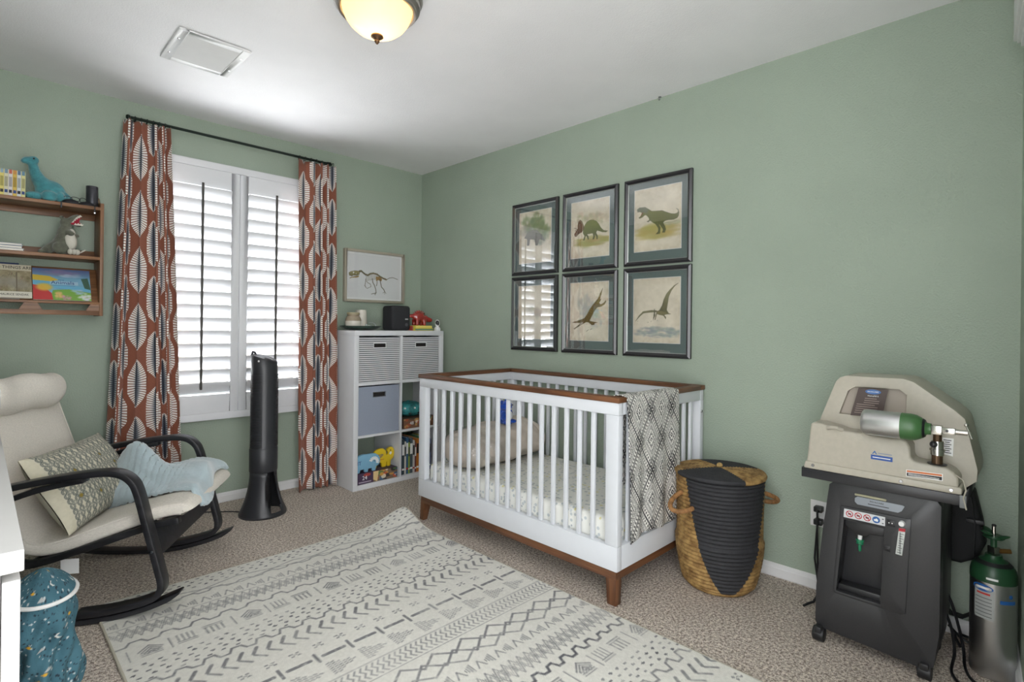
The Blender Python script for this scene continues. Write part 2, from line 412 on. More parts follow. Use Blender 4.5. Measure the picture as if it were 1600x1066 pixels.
# local: x along louver, profile across; outer edge (+y) low, room edge (-y) high
def lp(x, a, t): return (x, a * math.cos(th) + t * math.sin(th), -a * math.sin(th) + t * math.cos(th))
lv.add([lp(-hl, a, t) for a, t in prof] + [lp(hl, a, t) for a, t in prof], [(i, (i + 1) % n, n + (i + 1) % n, n + i) for i in range(n)] + [tuple(range(n)), tuple(reversed(range(n, 2 * n)))])
lv_proto = lv.build('louver', M_white, None, smooth=50)
for k, (x0, x1) in enumerate(((-1.908, -1.4615), (-1.4585, -1.012))):
    b = MB(); sw = .049; y0, y1 = -.045, -.014
    b.box((x0, y0, .593), (x0 + sw, y1, 2.129)).box((x1 - sw, y0, .593), (x1, y1, 2.129)).box((x0 + sw, y0, .593), (x1 - sw, y1, .707)).box((x0 + sw, y0, 2.013), (x1 - sw, y1, 2.129))
    p = b.build('shutter_panel', M_white, sh, bevel=.003, world=True)
    xc = (x0 + x1) / 2; inv = mtx(p).inverted(); nl = 16; pitch = (2.013 - .707) / nl
    for i in range(nl):
        o = lv_proto if (k == 0 and i == 0) else lv_proto.copy()
        if o is not lv_proto: COL.objects.link(o)
        o.parent = p; o.matrix_parent_inverse = inv; o.location = (xc, -.03, .707 + pitch * (i + .5))
    r = MB().box((xc - .0065, -.078, .745), (xc + .0065, -.066, 2.03)).build('tilt_rod', M_rod, p, bevel=.002); r.matrix_parent_inverse = inv
    for z in (.80, 1.25, 1.9):
        h_ = MB().box((x1 - .008 if k else x0 - .002, -.0505, z), (x1 + .002 if k else x0 + .008, -.044, z + .06)).build('hinge', M_white, p, bevel=.001); h_.matrix_parent_inverse = inv

# ================================================================ curtain rod and curtains
rod = thing('curtain_rod', 'thin dark metal curtain rod with rings above the window', 'curtain rod', (-1.475, -.1, 2.30))
M_rodm = pm('dark_green_black_metal', rgb(34, 44, 38), .35, .6)
MB().cyl((-2.065, -.1, 2.318), (-.885, -.1, 2.318), .0085, n=12).build('pole', M_rodm, rod, world=True)
for x, s in ((-2.065, -1), (-.885, 1)):
    MB().lathe([(0, 0), (.012, .002), (.014, .012), (.009, .02), (0, .022)], 14, T(x, -.1, 2.318) @ rotm('Y', 90 * s)).build('finial', M_rodm, rod, world=True)
for x in (-2.045, -.905):
    b = MB().cyl((x, -.1, 2.312), (x, -.002, 2.312), .006, n=8); b.cyl((x, -.004, 2.312), (x, .0, 2.312), .022, n=16); b.box((x - .006, -.112, 2.30), (x + .006, -.088, 2.312))
    b.build('bracket', M_rodm, rod, world=True)
def curtain_mat():
    m, nt, p = new_mat('rust_curtain_with_leaf_print'); p.inputs['Roughness'].default_value = .75; p.inputs['Sheen Weight'].default_value = .15
    t = nt.nodes.new('ShaderNodeUVMap'); sp = nt.nodes.new('ShaderNodeSeparateXYZ'); nt.links.new(t.outputs[0], sp.inputs[0])
    u = E(nt, sp.outputs[0]); v = E(nt, sp.outputs[1])
    cu, cvv = .118, .32
    ci = (u / cu).floor(); odd = ci.mod(2.0)
    x = ((u / cu).fract() - .5) * cu
    vv = v / cvv + odd * .5
    y = (vv.fract() - .5) * cvv
    bh = .137; aw = .066
    q = y.abs() / bh
    wd = ((q * q).inv()).max(0.0) * aw                     # pointed oval half width at this height
    ax = x.abs()
    y0 = y / ((ax / aw) * .55 + 1.0)                       # strokes fan out from the spine
    ph = (y0 / .0108 + ((x.gt(0.0)) * .5)).fract()
    stroke = (ph - .5).abs().lt(.33)
    rag = ((y0 / .0108).floor() * 12.9898).sin() * .003
    inside = (ax + rag).lt(wd) * q.lt(1.0)
    rel = ax / (wd + .0005)
    cream = mixc(nt, rel.smooth(.04, .42), rgb(72, 84, 100), rgb(240, 237, 231))
    gap = mixc(nt, rel.smooth(.18, .60), rgb(40, 48, 62), rgb(140, 82, 62))
    leaf = mixc(nt, stroke, gap, cream)
    leaf = mixc(nt, (ax.lt(.0035)) * q.lt(.9), leaf, rgb(26, 32, 46))
    base = mixc(nt, E(nt, noise(nt, tex_coord(nt, 'UV'), 260, 2)).smooth(.3, .7), rgb(132, 76, 56), rgb(146, 88, 66))
    nt.links.new(mixc(nt, inside, base, leaf), p.inputs['Base Color'])
    add_bump(nt, p, noise(nt, tex_coord(nt, 'UV'), 700, 1), .15, .001)
    return m
M_curt = curtain_mat()
def curtain(name, label, top, bot, nf, amp, phase, ztop, zbot, du, pinch=.25, lean=0.0):
    NU, NV = 150, 60
    def pt(t, s):                                          # s 0 bottom .. 1 top
        x0 = bot[0] + (top[0] - bot[0]) * s; x1 = bot[1] + (top[1] - bot[1]) * s
        wob = .12 * math.sin(3.1 * s + phase * 2) + .05 * math.sin(7 * s + phase)
        a = 2 * math.pi * (nf * t + .35 * math.sin(2 * math.pi * t + phase)) + phase + wob * 2
        k = amp * (1 - pinch * s ** 3) * (1 + .25 * math.sin(5 * t + phase + s * 2))
        return Vector((x0 + (x1 - x0) * t + .012 * math.sin(2 * a) * (1 - .3 * s), -.1 - lean * (1 - s) + k * math.sin(a), zbot + (ztop - zbot) * s))
    us = [0.0]
    for i in range(1, NU): us.append(us[-1] + (pt(i / (NU - 1), .6) - pt((i - 1) / (NU - 1), .6)).length)
    b = MB(); b.surf(lambda t, s: pt(t, s), NU, NV)
    me = bpy.data.meshes.new('fabric'); me.from_pydata([tuple(p) for p in b.v], [], b.f)
    ul = me.uv_layers.new(name='UVMap')
    for lp_ in me.loops:
        i = lp_.vertex_index % NU; j = lp_.vertex_index // NU
        ul.data[lp_.index].uv = (us[i] + du, (ztop - zbot) * j / (NV - 1))
    me.polygons.foreach_set('use_smooth', [True] * len(me.polygons)); me.materials.append(M_curt)
    t_ = thing(name, label, 'curtain', ((bot[0] + bot[1]) / 2, -.1, 0), group='curtain panels at the shuttered window')
    o = bpy.data.objects.new('fabric', me); COL.objects.link(o); o.parent = t_; o.matrix_parent_inverse = mtx(t_).inverted()
    sd = o.modifiers.new('thickness', 'SOLIDIFY'); sd.thickness = .002
    for k in range(7):
        x = top[0] + (top[1] - top[0]) * (k + .5) / 7
        c = [(x + .0015 * math.sin(a), -.1 + .0145 * math.cos(a), 2.318 + .0145 * math.sin(a) - .004) for a in (2 * math.pi * i / 16 for i in range(16))]
        r = MB().tube(c, .0022, 6, True).build('curtain_ring', M_rodm, t_, world=True)
    return t_
curtain('curtain', 'rust leaf-print curtain hanging left of the shutters behind the rocking chair', (-2.088, -1.882), (-2.165, -1.80), 4.4, .034, .6, 2.303, .012, .03, .2, .03)
curtain('curtain', 'rust leaf-print curtain hanging between the shutters and the white cube shelf', (-1.118, -.832), (-1.118, -.836), 4.2, .036, 2.2, 2.303, .012, .0, .2, .045)

# ================================================================ ceiling: air vent, light, hook
v_ = thing('ceiling_vent', 'white rectangular air return grille on the ceiling', 'vent', (-1.915, -.945, HZ))
vx0, vx1, vy0, vy1 = -2.062, -1.765, -1.118, -.768
b = MB(); f_ = .038; zt = HZ - .012
b.box((vx0, vy0, zt), (vx0 + f_, vy1, HZ)).box((vx1 - f_, vy0, zt), (vx1, vy1, HZ)).box((vx0 + f_, vy0, zt), (vx1 - f_, vy0 + f_, HZ)).box((vx0 + f_, vy1 - f_, zt), (vx1 - f_, vy1, HZ))
b.build('vent_frame', M_trim, v_, bevel=.003, world=True)
M_vent = pm('grey_vent_interior', rgb(130, 130, 132), .7)
MB().box((vx0 + f_, vy0 + f_, HZ - .002), (vx1 - f_, vy1 - f_, HZ - .0005)).build('vent_backing', M_vent, v_, world=True)
ns = 24
for i in range(ns):
    y = vy0 + f_ + (vy1 - vy0 - 2 * f_) * (i + .5) / ns
    MB().box((vx0 + f_, -.0046, -.0006), (vx1 - f_, .0046, .0006), T(0, y, HZ - .008) @ rotm('X', -30)).build('slat', M_trim, v_, world=True)
for x, y in ((vx0 + .018, vy0 + .09), (vx0 + .018, vy1 - .09), (vx1 - .018, vy0 + .09), (vx1 - .018, vy1 - .09)):
    MB().lathe([(0, 0), (.005, .0), (.005, .002), (0, .003)], 10, T(x, y, zt) @ rotm('X', 180)).build('screw', M_chrome, v_, world=True)

LX, LY = -1.592, -1.945
cl = thing('ceiling_light', 'flush dome ceiling light with amber glass bowl and pewter rings', 'ceiling light', (LX, LY, HZ))
M_pew = pm('brushed_pewter', rgb(158, 154, 150), .38, .85)
MB().lathe([(.0, 0), (.166, 0), (.171, -.010), (.172, -.024), (.167, -.032), (.160, -.035), (.159, -.042), (.163, -.048), (.161, -.058), (.153, -.062), (.149, -.066), (.150, -.074), (.145, -.080), (.137, -.078), (.134, -.066), (.06, -.03)], 56).build('ring_base', M_pew, cl)
def amber():
    m, nt, p = new_mat('amber_alabaster_glass'); nt.nodes.remove(p); out = nt.nodes['Material Output']
    tr = nt.nodes.new('ShaderNodeBsdfTranslucent'); tr.inputs[0].default_value = (1.0, .77, .45, 1)
    df = nt.nodes.new('ShaderNodeBsdfPrincipled'); df.inputs['Roughness'].default_value = .15
    n = E(nt, noise(nt, tex_coord(nt), 9, 3)); nt.links.new(mixc(nt, n.smooth(.3, .7), (.80, .55, .24, 1), (.9, .70, .38, 1)), df.inputs['Base Color'])
    em = nt.nodes.new('ShaderNodeEmission'); em.inputs[0].default_value = (1.0, .76, .42, 1); em.inputs[1].default_value = .24
    m1 = nt.nodes.new('ShaderNodeMixShader'); m1.inputs[0].default_value = .75; nt.links.new(df.outputs[0], m1.inputs[1]); nt.links.new(tr.outputs[0], m1.inputs[2])
    ad = nt.nodes.new('ShaderNodeAddShader'); nt.links.new(m1.outputs[0], ad.inputs[0]); nt.links.new(em.outputs[0], ad.inputs[1]); nt.links.new(ad.outputs[0], out.inputs[0])
    return m
bowl = [(.131, -.050), (.133, -.066), (.129, -.085), (.120, -.105), (.104, -.128), (.081, -.148), (.053, -.162), (.025, -.169), (.004, -.170)]
MB().lathe(bowl, 56).build('glass_bowl', amber(), cl)
M_bronze = pm('antique_bronze', rgb(120, 92, 68), .35, .8)
MB().lathe([(0, -.163), (.022, -.167), (.024, -.174), (.014, -.181), (.009, -.186), (.010, -.191), (.005, -.199), (0, -.203)], 24).build('finial', M_bronze, cl)
pl = bpy.data.lights.new('ceiling_lamp_bulb', 'POINT'); pl.energy = .75; pl.color = (1.0, .82, .58); pl.shadow_soft_size = .03
po = bpy.data.objects.new('ceiling_lamp_bulb', pl); po.location = (0, 0, -.095); COL.objects.link(po); po.parent = cl
hk = thing('ceiling_hook', 'tiny white hook where ceiling meets the picture wall', 'hook', (-.012, -2.25, HZ - .03))
MB().tube([(0, 0, .03), (0, 0, .016), (-.006, 0, .008), (-.012, 0, .010), (-.013, 0, .018)], .003, 6).build('hook_wire', M_chrome, hk)
MB().lathe([(0, .03), (.009, .03), (.009, .026), (0, .024)], 12).build('hook_plate', M_chrome, hk)

# ================================================================ framed prints on the right wall
M_frameblk = pm('black_frame_lacquer', rgb(30, 29, 33), .28, coat=.4)
M_framelip = pm('silver_frame_lip', rgb(150, 155, 150), .35, .7)
M_mat = pm('slate_green_mat_board', rgb(96, 112, 112), .8)
M_print = attr_mat('printed_paper', .7)
def hom(c, w, h):
    """map from the four corners (TL, TR, BR, BL) of a print to canvas pixels"""
    A = []; B = []
    for (x, y), (X, Y) in zip(c, ((0, 0), (w, 0), (w, h), (0, h))):
        A += [[x, y, 1, 0, 0, 0, -X * x, -X * y], [0, 0, 0, x, y, 1, -Y * x, -Y * y]]; B += [X, Y]
    k = np.append(np.linalg.solve(np.array(A, float), np.array(B, float)), 1).reshape(3, 3)
    def f(pts):
        o = []
        for x, y in pts:
            q = k @ (x, y, 1); o.append((q[0] / q[2], q[1] / q[2]))
        return o
    return f
PW, PH = 150, 186
def paper():
    c = Canvas(PW, PH, (232, 223, 204)); c.mottle(30, 9); c.mottle(9, 5); c.mottle(2.5, 3)
    e = np.minimum(np.minimum(c.X, c.w - c.X), np.minimum(c.Y, c.h - c.Y)); c.blend(np.clip(1 - e / 22, 0, 1) * c.field(7), (196, 178, 146), .5)
    return c
def wash(c, cx, cy, rx, ry, col, al, n=26, s=.3):
    for _ in range(n):
        a = rng.random() * 6.28; r = rng.random() ** .5
        c.oval(cx + rx * r * math.cos(a), cy + ry * r * math.sin(a), rx * s * (.5 + rng.random()), ry * s * (.5 + rng.random()), np.array(col) + rng.normal(0, 7, 3), al, .5)
def shade(c, pts, col, dk, lt):
    """fill an animal's outline, darker below and lighter along the back"""
    c.poly(pts, col)
    ys = [p[1] for p in pts]; y0, y1 = min(ys), max(ys)
    m = Canvas(c.w, c.h, (0, 0, 0)); m.poly(pts, (1, 1, 1)); k = m.a[..., 0]
    t = np.clip((c.Y - y0) / (y1 - y0), 0, 1); n = c.field(4)
    c.blend(k * np.clip(t * 1.3 - .35, 0, 1) * (.5 + .5 * n), dk, .75); c.blend(k * np.clip(.5 - t, 0, 1) * n, lt, .7)
    c.line(pts + pts[:1], .8, dk, .8)
def art_trex():
    c = paper(); f = hom(((185, 297), (607, 218), (622, 820), (197, 870)), PW, PH)
    x, y = f([(400, 675)])[0]; wash(c, x, y, 66, 20, (186, 172, 98), .35, 60)
    x, y = f([(520, 590)])[0]; wash(c, x, y, 30, 6, (170, 176, 140), .3)
    body = f([(213, 470), (235, 452), (285, 447), (322, 468), (345, 484), (390, 482), (440, 477), (480, 492), (520, 505), (555, 508), (578, 500), (586, 485), (582, 470), (568, 458), (585, 468), (593, 495), (590, 525), (578, 545), (545, 560), (500, 563), (470, 572), (452, 590), (470, 618), (480, 650), (472, 678), (450, 680), (456, 652), (440, 628), (425, 606), (412, 602), (430, 634), (428, 690), (392, 696), (412, 672), (412, 640), (388, 604), (360, 588), (336, 570), (318, 585), (306, 580), (328, 566), (322, 545), (300, 520), (285, 520), (262, 540), (240, 552), (230, 546), (256, 522), (262, 500), (240, 490), (218, 492)])
    shade(c, body, (128, 130, 74), (62, 62, 38), (160, 162, 104))
    c.poly(f([(213, 470), (235, 452), (285, 447), (322, 468), (300, 505), (240, 488), (218, 490)]), (124, 130, 116), .8)
    c.poly(f([(258, 495), (272, 500), (258, 520), (242, 535), (250, 515)]), (150, 84, 70), .8); c.oval(*f([(262, 462)])[0], 1.3, 1.3, (40, 36, 28))
    return c
def art_trike():
    c = paper(); f = hom(((183, 300), (632, 212), (637, 920), (187, 968)), PW, PH)
    for _ in range(60):
        x, y = f([(260 + 360 * rng.random(), 420 + 90 * rng.random())])[0]; c.oval(x, y, 4 + 5 * rng.random(), 3 + 6 * rng.random(), (182 + rng.normal(0, 8), 168 + rng.normal(0, 8), 134), .3, .6)
    x, y = f([(430, 755)])[0]; wash(c, x, y, 62, 15, (176, 164, 96), .4, 60)
    body = f([(330, 600), (345, 560), (370, 520), (405, 498), (445, 496), (480, 510), (510, 545), (535, 590), (570, 622), (616, 628), (596, 642), (556, 642), (520, 630), (492, 622), (480, 650), (500, 690), (498, 726), (486, 726), (486, 700), (466, 668), (466, 700), (456, 728), (440, 728), (450, 690), (440, 655), (400, 664), (372, 668), (388, 690), (396, 728), (384, 730), (370, 690), (358, 690), (345, 740), (328, 742), (345, 690), (325, 655)])
    shade(c, body, (124, 128, 70), (66, 62, 40), (168, 170, 104))
    head = f([(340, 600), (330, 560), (312, 515), (290, 497), (270, 520), (262, 560), (265, 600), (242, 640), (222, 672), (232, 698), (252, 696), (276, 664), (310, 646)])
    shade(c, head, (138, 108, 84), (84, 62, 48), (176, 140, 116))
    c.line(f([(262, 622), (240, 600), (218, 598)]), 1.4, (90, 84, 70)); c.line(f([(258, 632), (232, 626)]), 1.3, (90, 84, 70)); c.oval(*f([(258, 645)])[0], 1.2, 1.2, (30, 26, 22))
    return c
def art_croc():
    c = paper(); f = hom(((177, 195), (632, 165), (632, 884), (180, 880)), PW, PH)
    for p in ((420, 480), (330, 420), (450, 560), (480, 640), (360, 560)):
        x, y = f([p])[0]; wash(c, x, y, 24, 26, (176, 186, 182), .22, 20)
    for _ in range(50):
        x, y = f([(230 + 280 * rng.random(), 300 + 420 * rng.random())])[0]; c.line([(x, y), (x + 2, y - 3)], .7, (140, 146, 140), .5)
    body = f([(205, 668), (260, 650), (320, 628), (350, 615), (380, 570), (410, 510), (450, 450), (490, 400), (510, 375), (530, 320), (562, 252), (545, 330), (528, 390), (545, 380), (536, 405), (520, 425), (540, 448), (575, 430), (600, 398), (604, 412), (585, 445), (545, 472), (500, 480), (465, 530), (435, 590), (410, 645), (450, 655), (505, 662), (470, 672), (468, 690), (440, 694), (400, 662), (370, 660), (320, 690), (270, 722), (235, 748), (224, 742), (265, 712), (292, 690), (300, 668), (250, 672)])
    shade(c, body, (142, 126, 66), (70, 58, 38), (170, 158, 104))
    for k in range(9):
        x, y = f([(385 + 14 * k, 600 - 25 * k)])[0]; c.oval(x, y, 3.2, 2.0, (84, 66, 42), .7, .4)
    c.poly(f([(300, 672), (330, 660), (345, 640), (330, 680), (290, 705)]), (196, 190, 186), .7)
    c.line(f([(375, 770), (400, 752)]), 1.3, (80, 74, 60)); c.line(f([(420, 748), (442, 738)]), 1.3, (80, 74, 60))
    return c
def art_ptero():
    c = paper(); f = hom(((203, 245), (660, 212), (664, 868), (207, 862)), PW, PH)
    for p in ((330, 740), (430, 735), (540, 742), (600, 755), (300, 775), (430, 785), (560, 785)):
        x, y = f([p])[0]; wash(c, x, y, 26, 8, (150, 162, 164), .3, 22)
    wing = f([(640, 275), (600, 300), (560, 340), (525, 385), (500, 440), (485, 500), (460, 545), (440, 556), (470, 572), (530, 582), (548, 570), (530, 540), (540, 470), (548, 410), (575, 345), (610, 300)])
    shade(c, wing, (140, 134, 96), (78, 74, 52), (170, 164, 122))
    w2 = f([(430, 548), (380, 546), (300, 560), (262, 600), (228, 655), (268, 608), (305, 575), (370, 566), (420, 562), (445, 562)])
    shade(c, w2, (132, 128, 92), (76, 72, 54), (166, 160, 120))
    shade(c, f([(440, 552), (480, 548), (540, 570), (572, 580), (530, 582), (505, 590), (525, 612), (522, 628), (500, 596), (460, 588), (436, 580)]), (136, 126, 84), (74, 68, 46), (166, 156, 110))
    c.poly(f([(410, 525), (418, 560), (420, 600), (398, 652), (402, 600), (408, 555)]), (104, 98, 76)); c.poly(f([(432, 556), (426, 590), (412, 640), (422, 640), (440, 575)]), (120, 112, 84))
    for p in ((350, 665), (380, 655), (440, 645), (250, 655)): c.oval(*f([p])[0], 1.6, 1.0, (110, 106, 92), .7)
    return c
def art_tree():
    c = paper(); f = hom(((175, 460), (437, 410), (437, 915), (172, 935)), PW, PH)
    for p in ((330, 560), (360, 600), (290, 580), (380, 640), (240, 560), (320, 520)):
        x, y = f([p])[0]; wash(c, x, y, 26, 26, (122, 136, 88), .35, 26)
    for p in ((230, 620), (300, 650), (350, 690)):
        x, y = f([p])[0]; wash(c, x, y, 30, 20, (150, 150, 136), .3, 20)
    shade(c, f([(215, 690), (240, 640), (280, 615), (320, 620), (355, 660), (385, 720), (340, 700), (325, 760), (308, 760), (300, 705), (262, 700), (255, 760), (238, 760), (238, 700)]), (140, 138, 130), (92, 90, 84), (172, 170, 160))
    return c
def art_plain():
    c = paper(); wash(c, 75, 95, 34, 22, (188, 178, 156), .3, 30); return c
def picture(label, art, y0, y1, z0, z1):
    t = thing('framed_print', label, 'picture', (-.011, (y0 + y1) / 2, z0), group='six framed dinosaur prints')
    W = y0 - y1; Hh = z1 - z0
    A = frame((0, y0, z0), (0, -1, 0), (0, 0, 1), (-1, 0, 0))             # u to the right, v up, out of the wall
    def ring(b, o0, o1, d0, d1):
        a = [(o0, o0), (W - o0, o0), (W - o0, Hh - o0), (o0, Hh - o0)]; c = [(o1, o1), (W - o1, o1), (W - o1, Hh - o1), (o1, Hh - o1)]
        vs = [(x, y, 0) for x, y in a] + [(x, y, d0) for x, y in a] + [(x, y, d1) for x, y in c] + [(x, y, 0) for x, y in c]; fs = []
        for k in range(4):
            j = (k + 1) % 4; fs += [(k, j, 4 + j, 4 + k), (4 + k, 4 + j, 8 + j, 8 + k), (8 + k, 8 + j, 12 + j, 12 + k), (12 + k, 12 + j, j, k)]
        b.add(vs, fs, A)
    b = MB(); ring(b, 0, .012, .017, .024); ring(b, .011, .024, .024, .014); b.build('frame', M_frameblk, t, world=True)
    b = MB(); ring(b, .0235, .027, .0145, .0125); b.build('frame_lip', M_framelip, t, world=True)
    MB().box((.02, .02, .001), (W - .02, Hh - .02, .007), A).build('mat_board', M_mat, t, world=True)
    ml, mr, mb_, mt = .064, .064, .080, .064
    MB().box((ml - .003, mb_ - .003, .007), (W - mr + .003, Hh - mt + .003, .0076), A).build('mat_bevel', M_trim, t, world=True)
    P = A @ T(ml, mb_, .0082) @ Matrix.Diagonal((W - ml - mr, Hh - mb_ - mt, 1, 1))
    canvas_obj(art, flat(P), 'print', M_print, t, world=True)
    MB().box((.024, .024, .0105), (W - .024, Hh - .024, .0120), A).build('glass_pane', M_pglass, t, world=True)
C1, C2, C3 = (-1.112, -1.529), (-1.570, -1.986), (-2.032, -2.447); ZT, ZB = (1.514, 2.008), (1.000, 1.502)
picture('black framed print of a grey dinosaur under green trees, top row nearest the corner', art_tree(), *C1, *ZT)
picture('black framed print of a brown and green three-horned dinosaur, middle of the top row', art_trike(), *C2, *ZT)
picture('black framed print of a green two-legged dinosaur walking, top row over the crib end', art_trex(), *C3, *ZT)
picture('black framed print hidden by window reflection, bottom row nearest the corner', art_plain(), *C1, *ZB)
picture('black framed print of a diving crocodile-like reptile, middle of the bottom row', art_croc(), *C2, *ZB)
picture('black framed print of a flying winged reptile over a cloud, bottom row', art_ptero(), *C3, *ZB)

# skeleton picture over the cube shelf
sk = thing('skeleton_picture', 'pale framed drawing of a dinosaur skeleton above the cube shelf', 'picture', (-.446, -.016, 1.338))
M_palefr = pm('champagne_frame', rgb(176, 168, 152), .4, .3); x0, x1, z0, z1 = -.713, -.180, 1.338, 1.740; fw = .018
b = MB(); b.box((x0, -.034, z0), (x0 + fw, 0, z1)).box((x1 - fw, -.034, z0), (x1, 0, z1)).box((x0 + fw, -.034, z0), (x1 - fw, 0, z0 + fw)).box((x0 + fw, -.034, z1 - fw), (x1 - fw, 0, z1))
b.build('frame', M_palefr, sk, bevel=.002, world=True)
c = Canvas(250, 184, (214, 215, 216)); f = hom(((125, 125), (1020, 215), (1005, 985), (100, 955)), 250, 184)
c.blend(((c.X < 8) | (c.X > 242) | (c.Y < 8) | (c.Y > 176)).astype(float), (226, 227, 228))
dk = (66, 62, 44); md = (128, 108, 64)
shade(c, f([(170, 500), (200, 480), (265, 465), (320, 470), (345, 490), (335, 530), (300, 545), (240, 545), (215, 560), (175, 545)]), (150, 142, 96), dk, (178, 166, 120))
c.oval(*f([(245, 497)])[0], 3, 3.4, (222, 222, 218)); c.oval(*f([(285, 515)])[0], 2, 2.4, (196, 192, 170))
c.poly(f([(180, 590), (215, 572), (270, 560), (330, 548), (325, 575), (280, 585), (220, 585), (190, 600)]), (168, 142, 84)); c.line(f([(180, 592), (215, 575), (325, 550)]), 1.2, dk)
sp = f([(335, 475), (370, 470), (400, 500), (430, 525), (470, 540), (510, 515), (560, 505), (620, 520), (670, 560), (720, 590), (770, 610)])
c.line(sp, 5.0, md); 
for (xa, ya), (xb, yb) in zip(sp[:-1], sp[1:]):
    for k in range(4):
        t = k / 4; x = xa + (xb - xa) * t; y = ya + (yb - ya) * t; c.line([(x, y - 4), (x + 1, y + 4)], 1.1, dk)
c.line(f([(770, 610), (820, 580), (870, 572), (920, 590), (950, 604)]), 2.0, (88, 80, 58))
for k in range(9):
    x, y = f([(440 + 22 * k, 535)])[0]; c.line([(x, y), (x + 2.5, y + 9), (x + 1, y + 20 - k * .6), (x - 1.5, y + 24 - k)], 1.3, (120, 108, 74) if k % 2 else (84, 78, 56))
c.poly(f([(600, 560), (660, 560), (700, 600), (690, 640), (640, 620), (605, 640)]), (150, 118, 68))
for pts, wd in (([(440, 600), (430, 680), (420, 720)], 2), ([(450, 640), (470, 670), (510, 690), (520, 730)], 1.8), ([(420, 720), (440, 755), (460, 765), (500, 745), (520, 735)], 1.4), ([(420, 715), (435, 740)], 2),
               ([(545, 600), (550, 660), (575, 710), (595, 780), (600, 840)], 3), ([(600, 840), (560, 850), (525, 862)], 2), ([(600, 840), (585, 880)], 1.4), ([(605, 835), (570, 870)], 1.4),
               ([(620, 640), (615, 700), (605, 720)], 2.4), ([(665, 610), (680, 690), (690, 740), (725, 780), (740, 820)], 3), ([(740, 820), (710, 840)], 1.4), ([(740, 820), (738, 862)], 1.4), ([(740, 820), (762, 848)], 1.4)):
    c.line(f(pts), wd, (86, 78, 56))
canvas_obj(c, flat(frame((x0 + fw, -.008, z0 + fw), (x1 - x0 - 2 * fw, 0, 0), (0, 0, z1 - z0 - 2 * fw), (0, -1, 0))), 'drawing', M_print, sk, world=True)
MB().box((x0 + fw, -.024, z0 + fw), (x1 - fw, -.0225, z1 - fw)).build('glass_pane', M_glass, sk, world=True)

# ================================================================ crib
CX0, CX1, CY0, CY1 = -.800, -.030, -2.530, -1.130
crib = thing('baby_crib', 'white slatted baby crib with walnut top rail, base and legs', 'crib', (-.415, -1.83, 0))
M_cw = pm('white_crib_lacquer', rgb(212, 215, 220), .34)
RZ0, RZ1 = .849, .872; rw_ = .042; oh = .006
def bar(name, lo, hi, m, bv=.003, par=crib): return MB().box(lo, hi).build(name, m, par, bevel=bv, world=True)
bar('top_rail', (CX0 - oh, CY0 - oh, RZ0), (CX0 + rw_, CY1 + oh, RZ1), M_walnut_y); bar('top_rail', (CX1 - rw_, CY0 - oh, RZ0), (CX1 + oh, CY1 + oh, RZ1), M_walnut_y)
bar('top_rail', (CX0 + rw_, CY0 - oh, RZ0), (CX1 - rw_, CY0 + rw_, RZ1), M_walnut); bar('top_rail', (CX0 + rw_, CY1 - rw_, RZ0), (CX1 - rw_, CY1 + oh, RZ1), M_walnut)
ut, pw = .036, .062
for x0, x1 in ((CX0, CX0 + ut), (CX1 - ut, CX1)):
    bar('upper_rail', (x0, CY0, .797), (x1, CY1, RZ0), M_cw); bar('lower_rail', (x0, CY0, .150), (x1, CY1, .252), M_cw)
for y0, y1 in ((CY0, CY0 + ut), (CY1 - ut, CY1)):
    bar('upper_rail', (CX0 + ut, y0 + .0005, .797), (CX1 - ut, y1 - .0005, RZ0), M_cw); bar('lower_rail', (CX0 + ut, y0 + .0005, .150), (CX1 - ut, y1 - .0005, .252), M_cw)
for x0, x1 in ((CX0, CX0 + ut), (CX1 - ut, CX1)):
    for y0, y1 in ((CY0, CY0 + pw), (CY1 - pw, CY1)): bar('corner_post', (x0, y0, .252), (x1, y1, .797), M_cw)
slx = MB().box((-.0075, -.0105, .250), (.0075, .0105, .799)).build('slat', M_cw, crib, bevel=.003); first = [slx]
inv = mtx(crib).inverted(); slx.matrix_parent_inverse = inv
def slat(x, y, r):
    o = first.pop() if first else slx.copy()
    if o is not slx: COL.objects.link(o); o.parent = crib; o.matrix_parent_inverse = inv
    o.location = (x, y, 0); o.rotation_euler = (0, 0, r)
for xs in (CX0 + ut / 2, CX1 - ut / 2):
    for k in range(16): slat(xs, CY0 + pw + (CY1 - CY0 - 2 * pw) * (k + 1) / 17, 0)
for ys in (CY0 + ut / 2, CY1 - ut / 2):
    for k in range(9): slat(CX0 + ut + (CX1 - CX0 - 2 * ut) * (k + 1) / 10, ys, math.pi / 2)
i_ = .012
bar('base_rail', (CX0 + i_, CY0 + i_, .108), (CX0 + i_ + .03, CY1 - i_, .150), M_walnut_y); bar('base_rail', (CX1 - i_ - .03, CY0 + i_, .108), (CX1 - i_, CY1 - i_, .150), M_walnut_y)
bar('base_rail', (CX0 + i_ + .03, CY0 + i_, .108), (CX1 - i_ - .03, CY0 + i_ + .03, .150), M_walnut); bar('base_rail', (CX0 + i_ + .03, CY1 - i_ - .03, .108), (CX1 - i_ - .03, CY1 - i_, .150), M_walnut)
for x in (CX0 + i_, CX1 - i_ - .045):
    for y, sp in ((CY0 + i_, 0.0), (CY1 - i_ - .055, .034)):
        b = MB(); t0 = .152; d = .008 if sp else .001
        b.add([(x + d, y + sp + d, 0), (x + .042 - d * .3, y + sp + d, 0), (x + .044 - d * .3, y + sp + .044, 0), (x + d, y + sp + .044, 0), (x, y, t0), (x + .045, y, t0), (x + .045, y + .055, t0), (x, y + .055, t0)],
              [(3, 2, 1, 0), (4, 5, 6, 7), (0, 1, 5, 4), (1, 2, 6, 5), (2, 3, 7, 6), (3, 0, 4, 7)])
        b.build('leg', M_walnut_z, crib, bevel=.003, world=True)
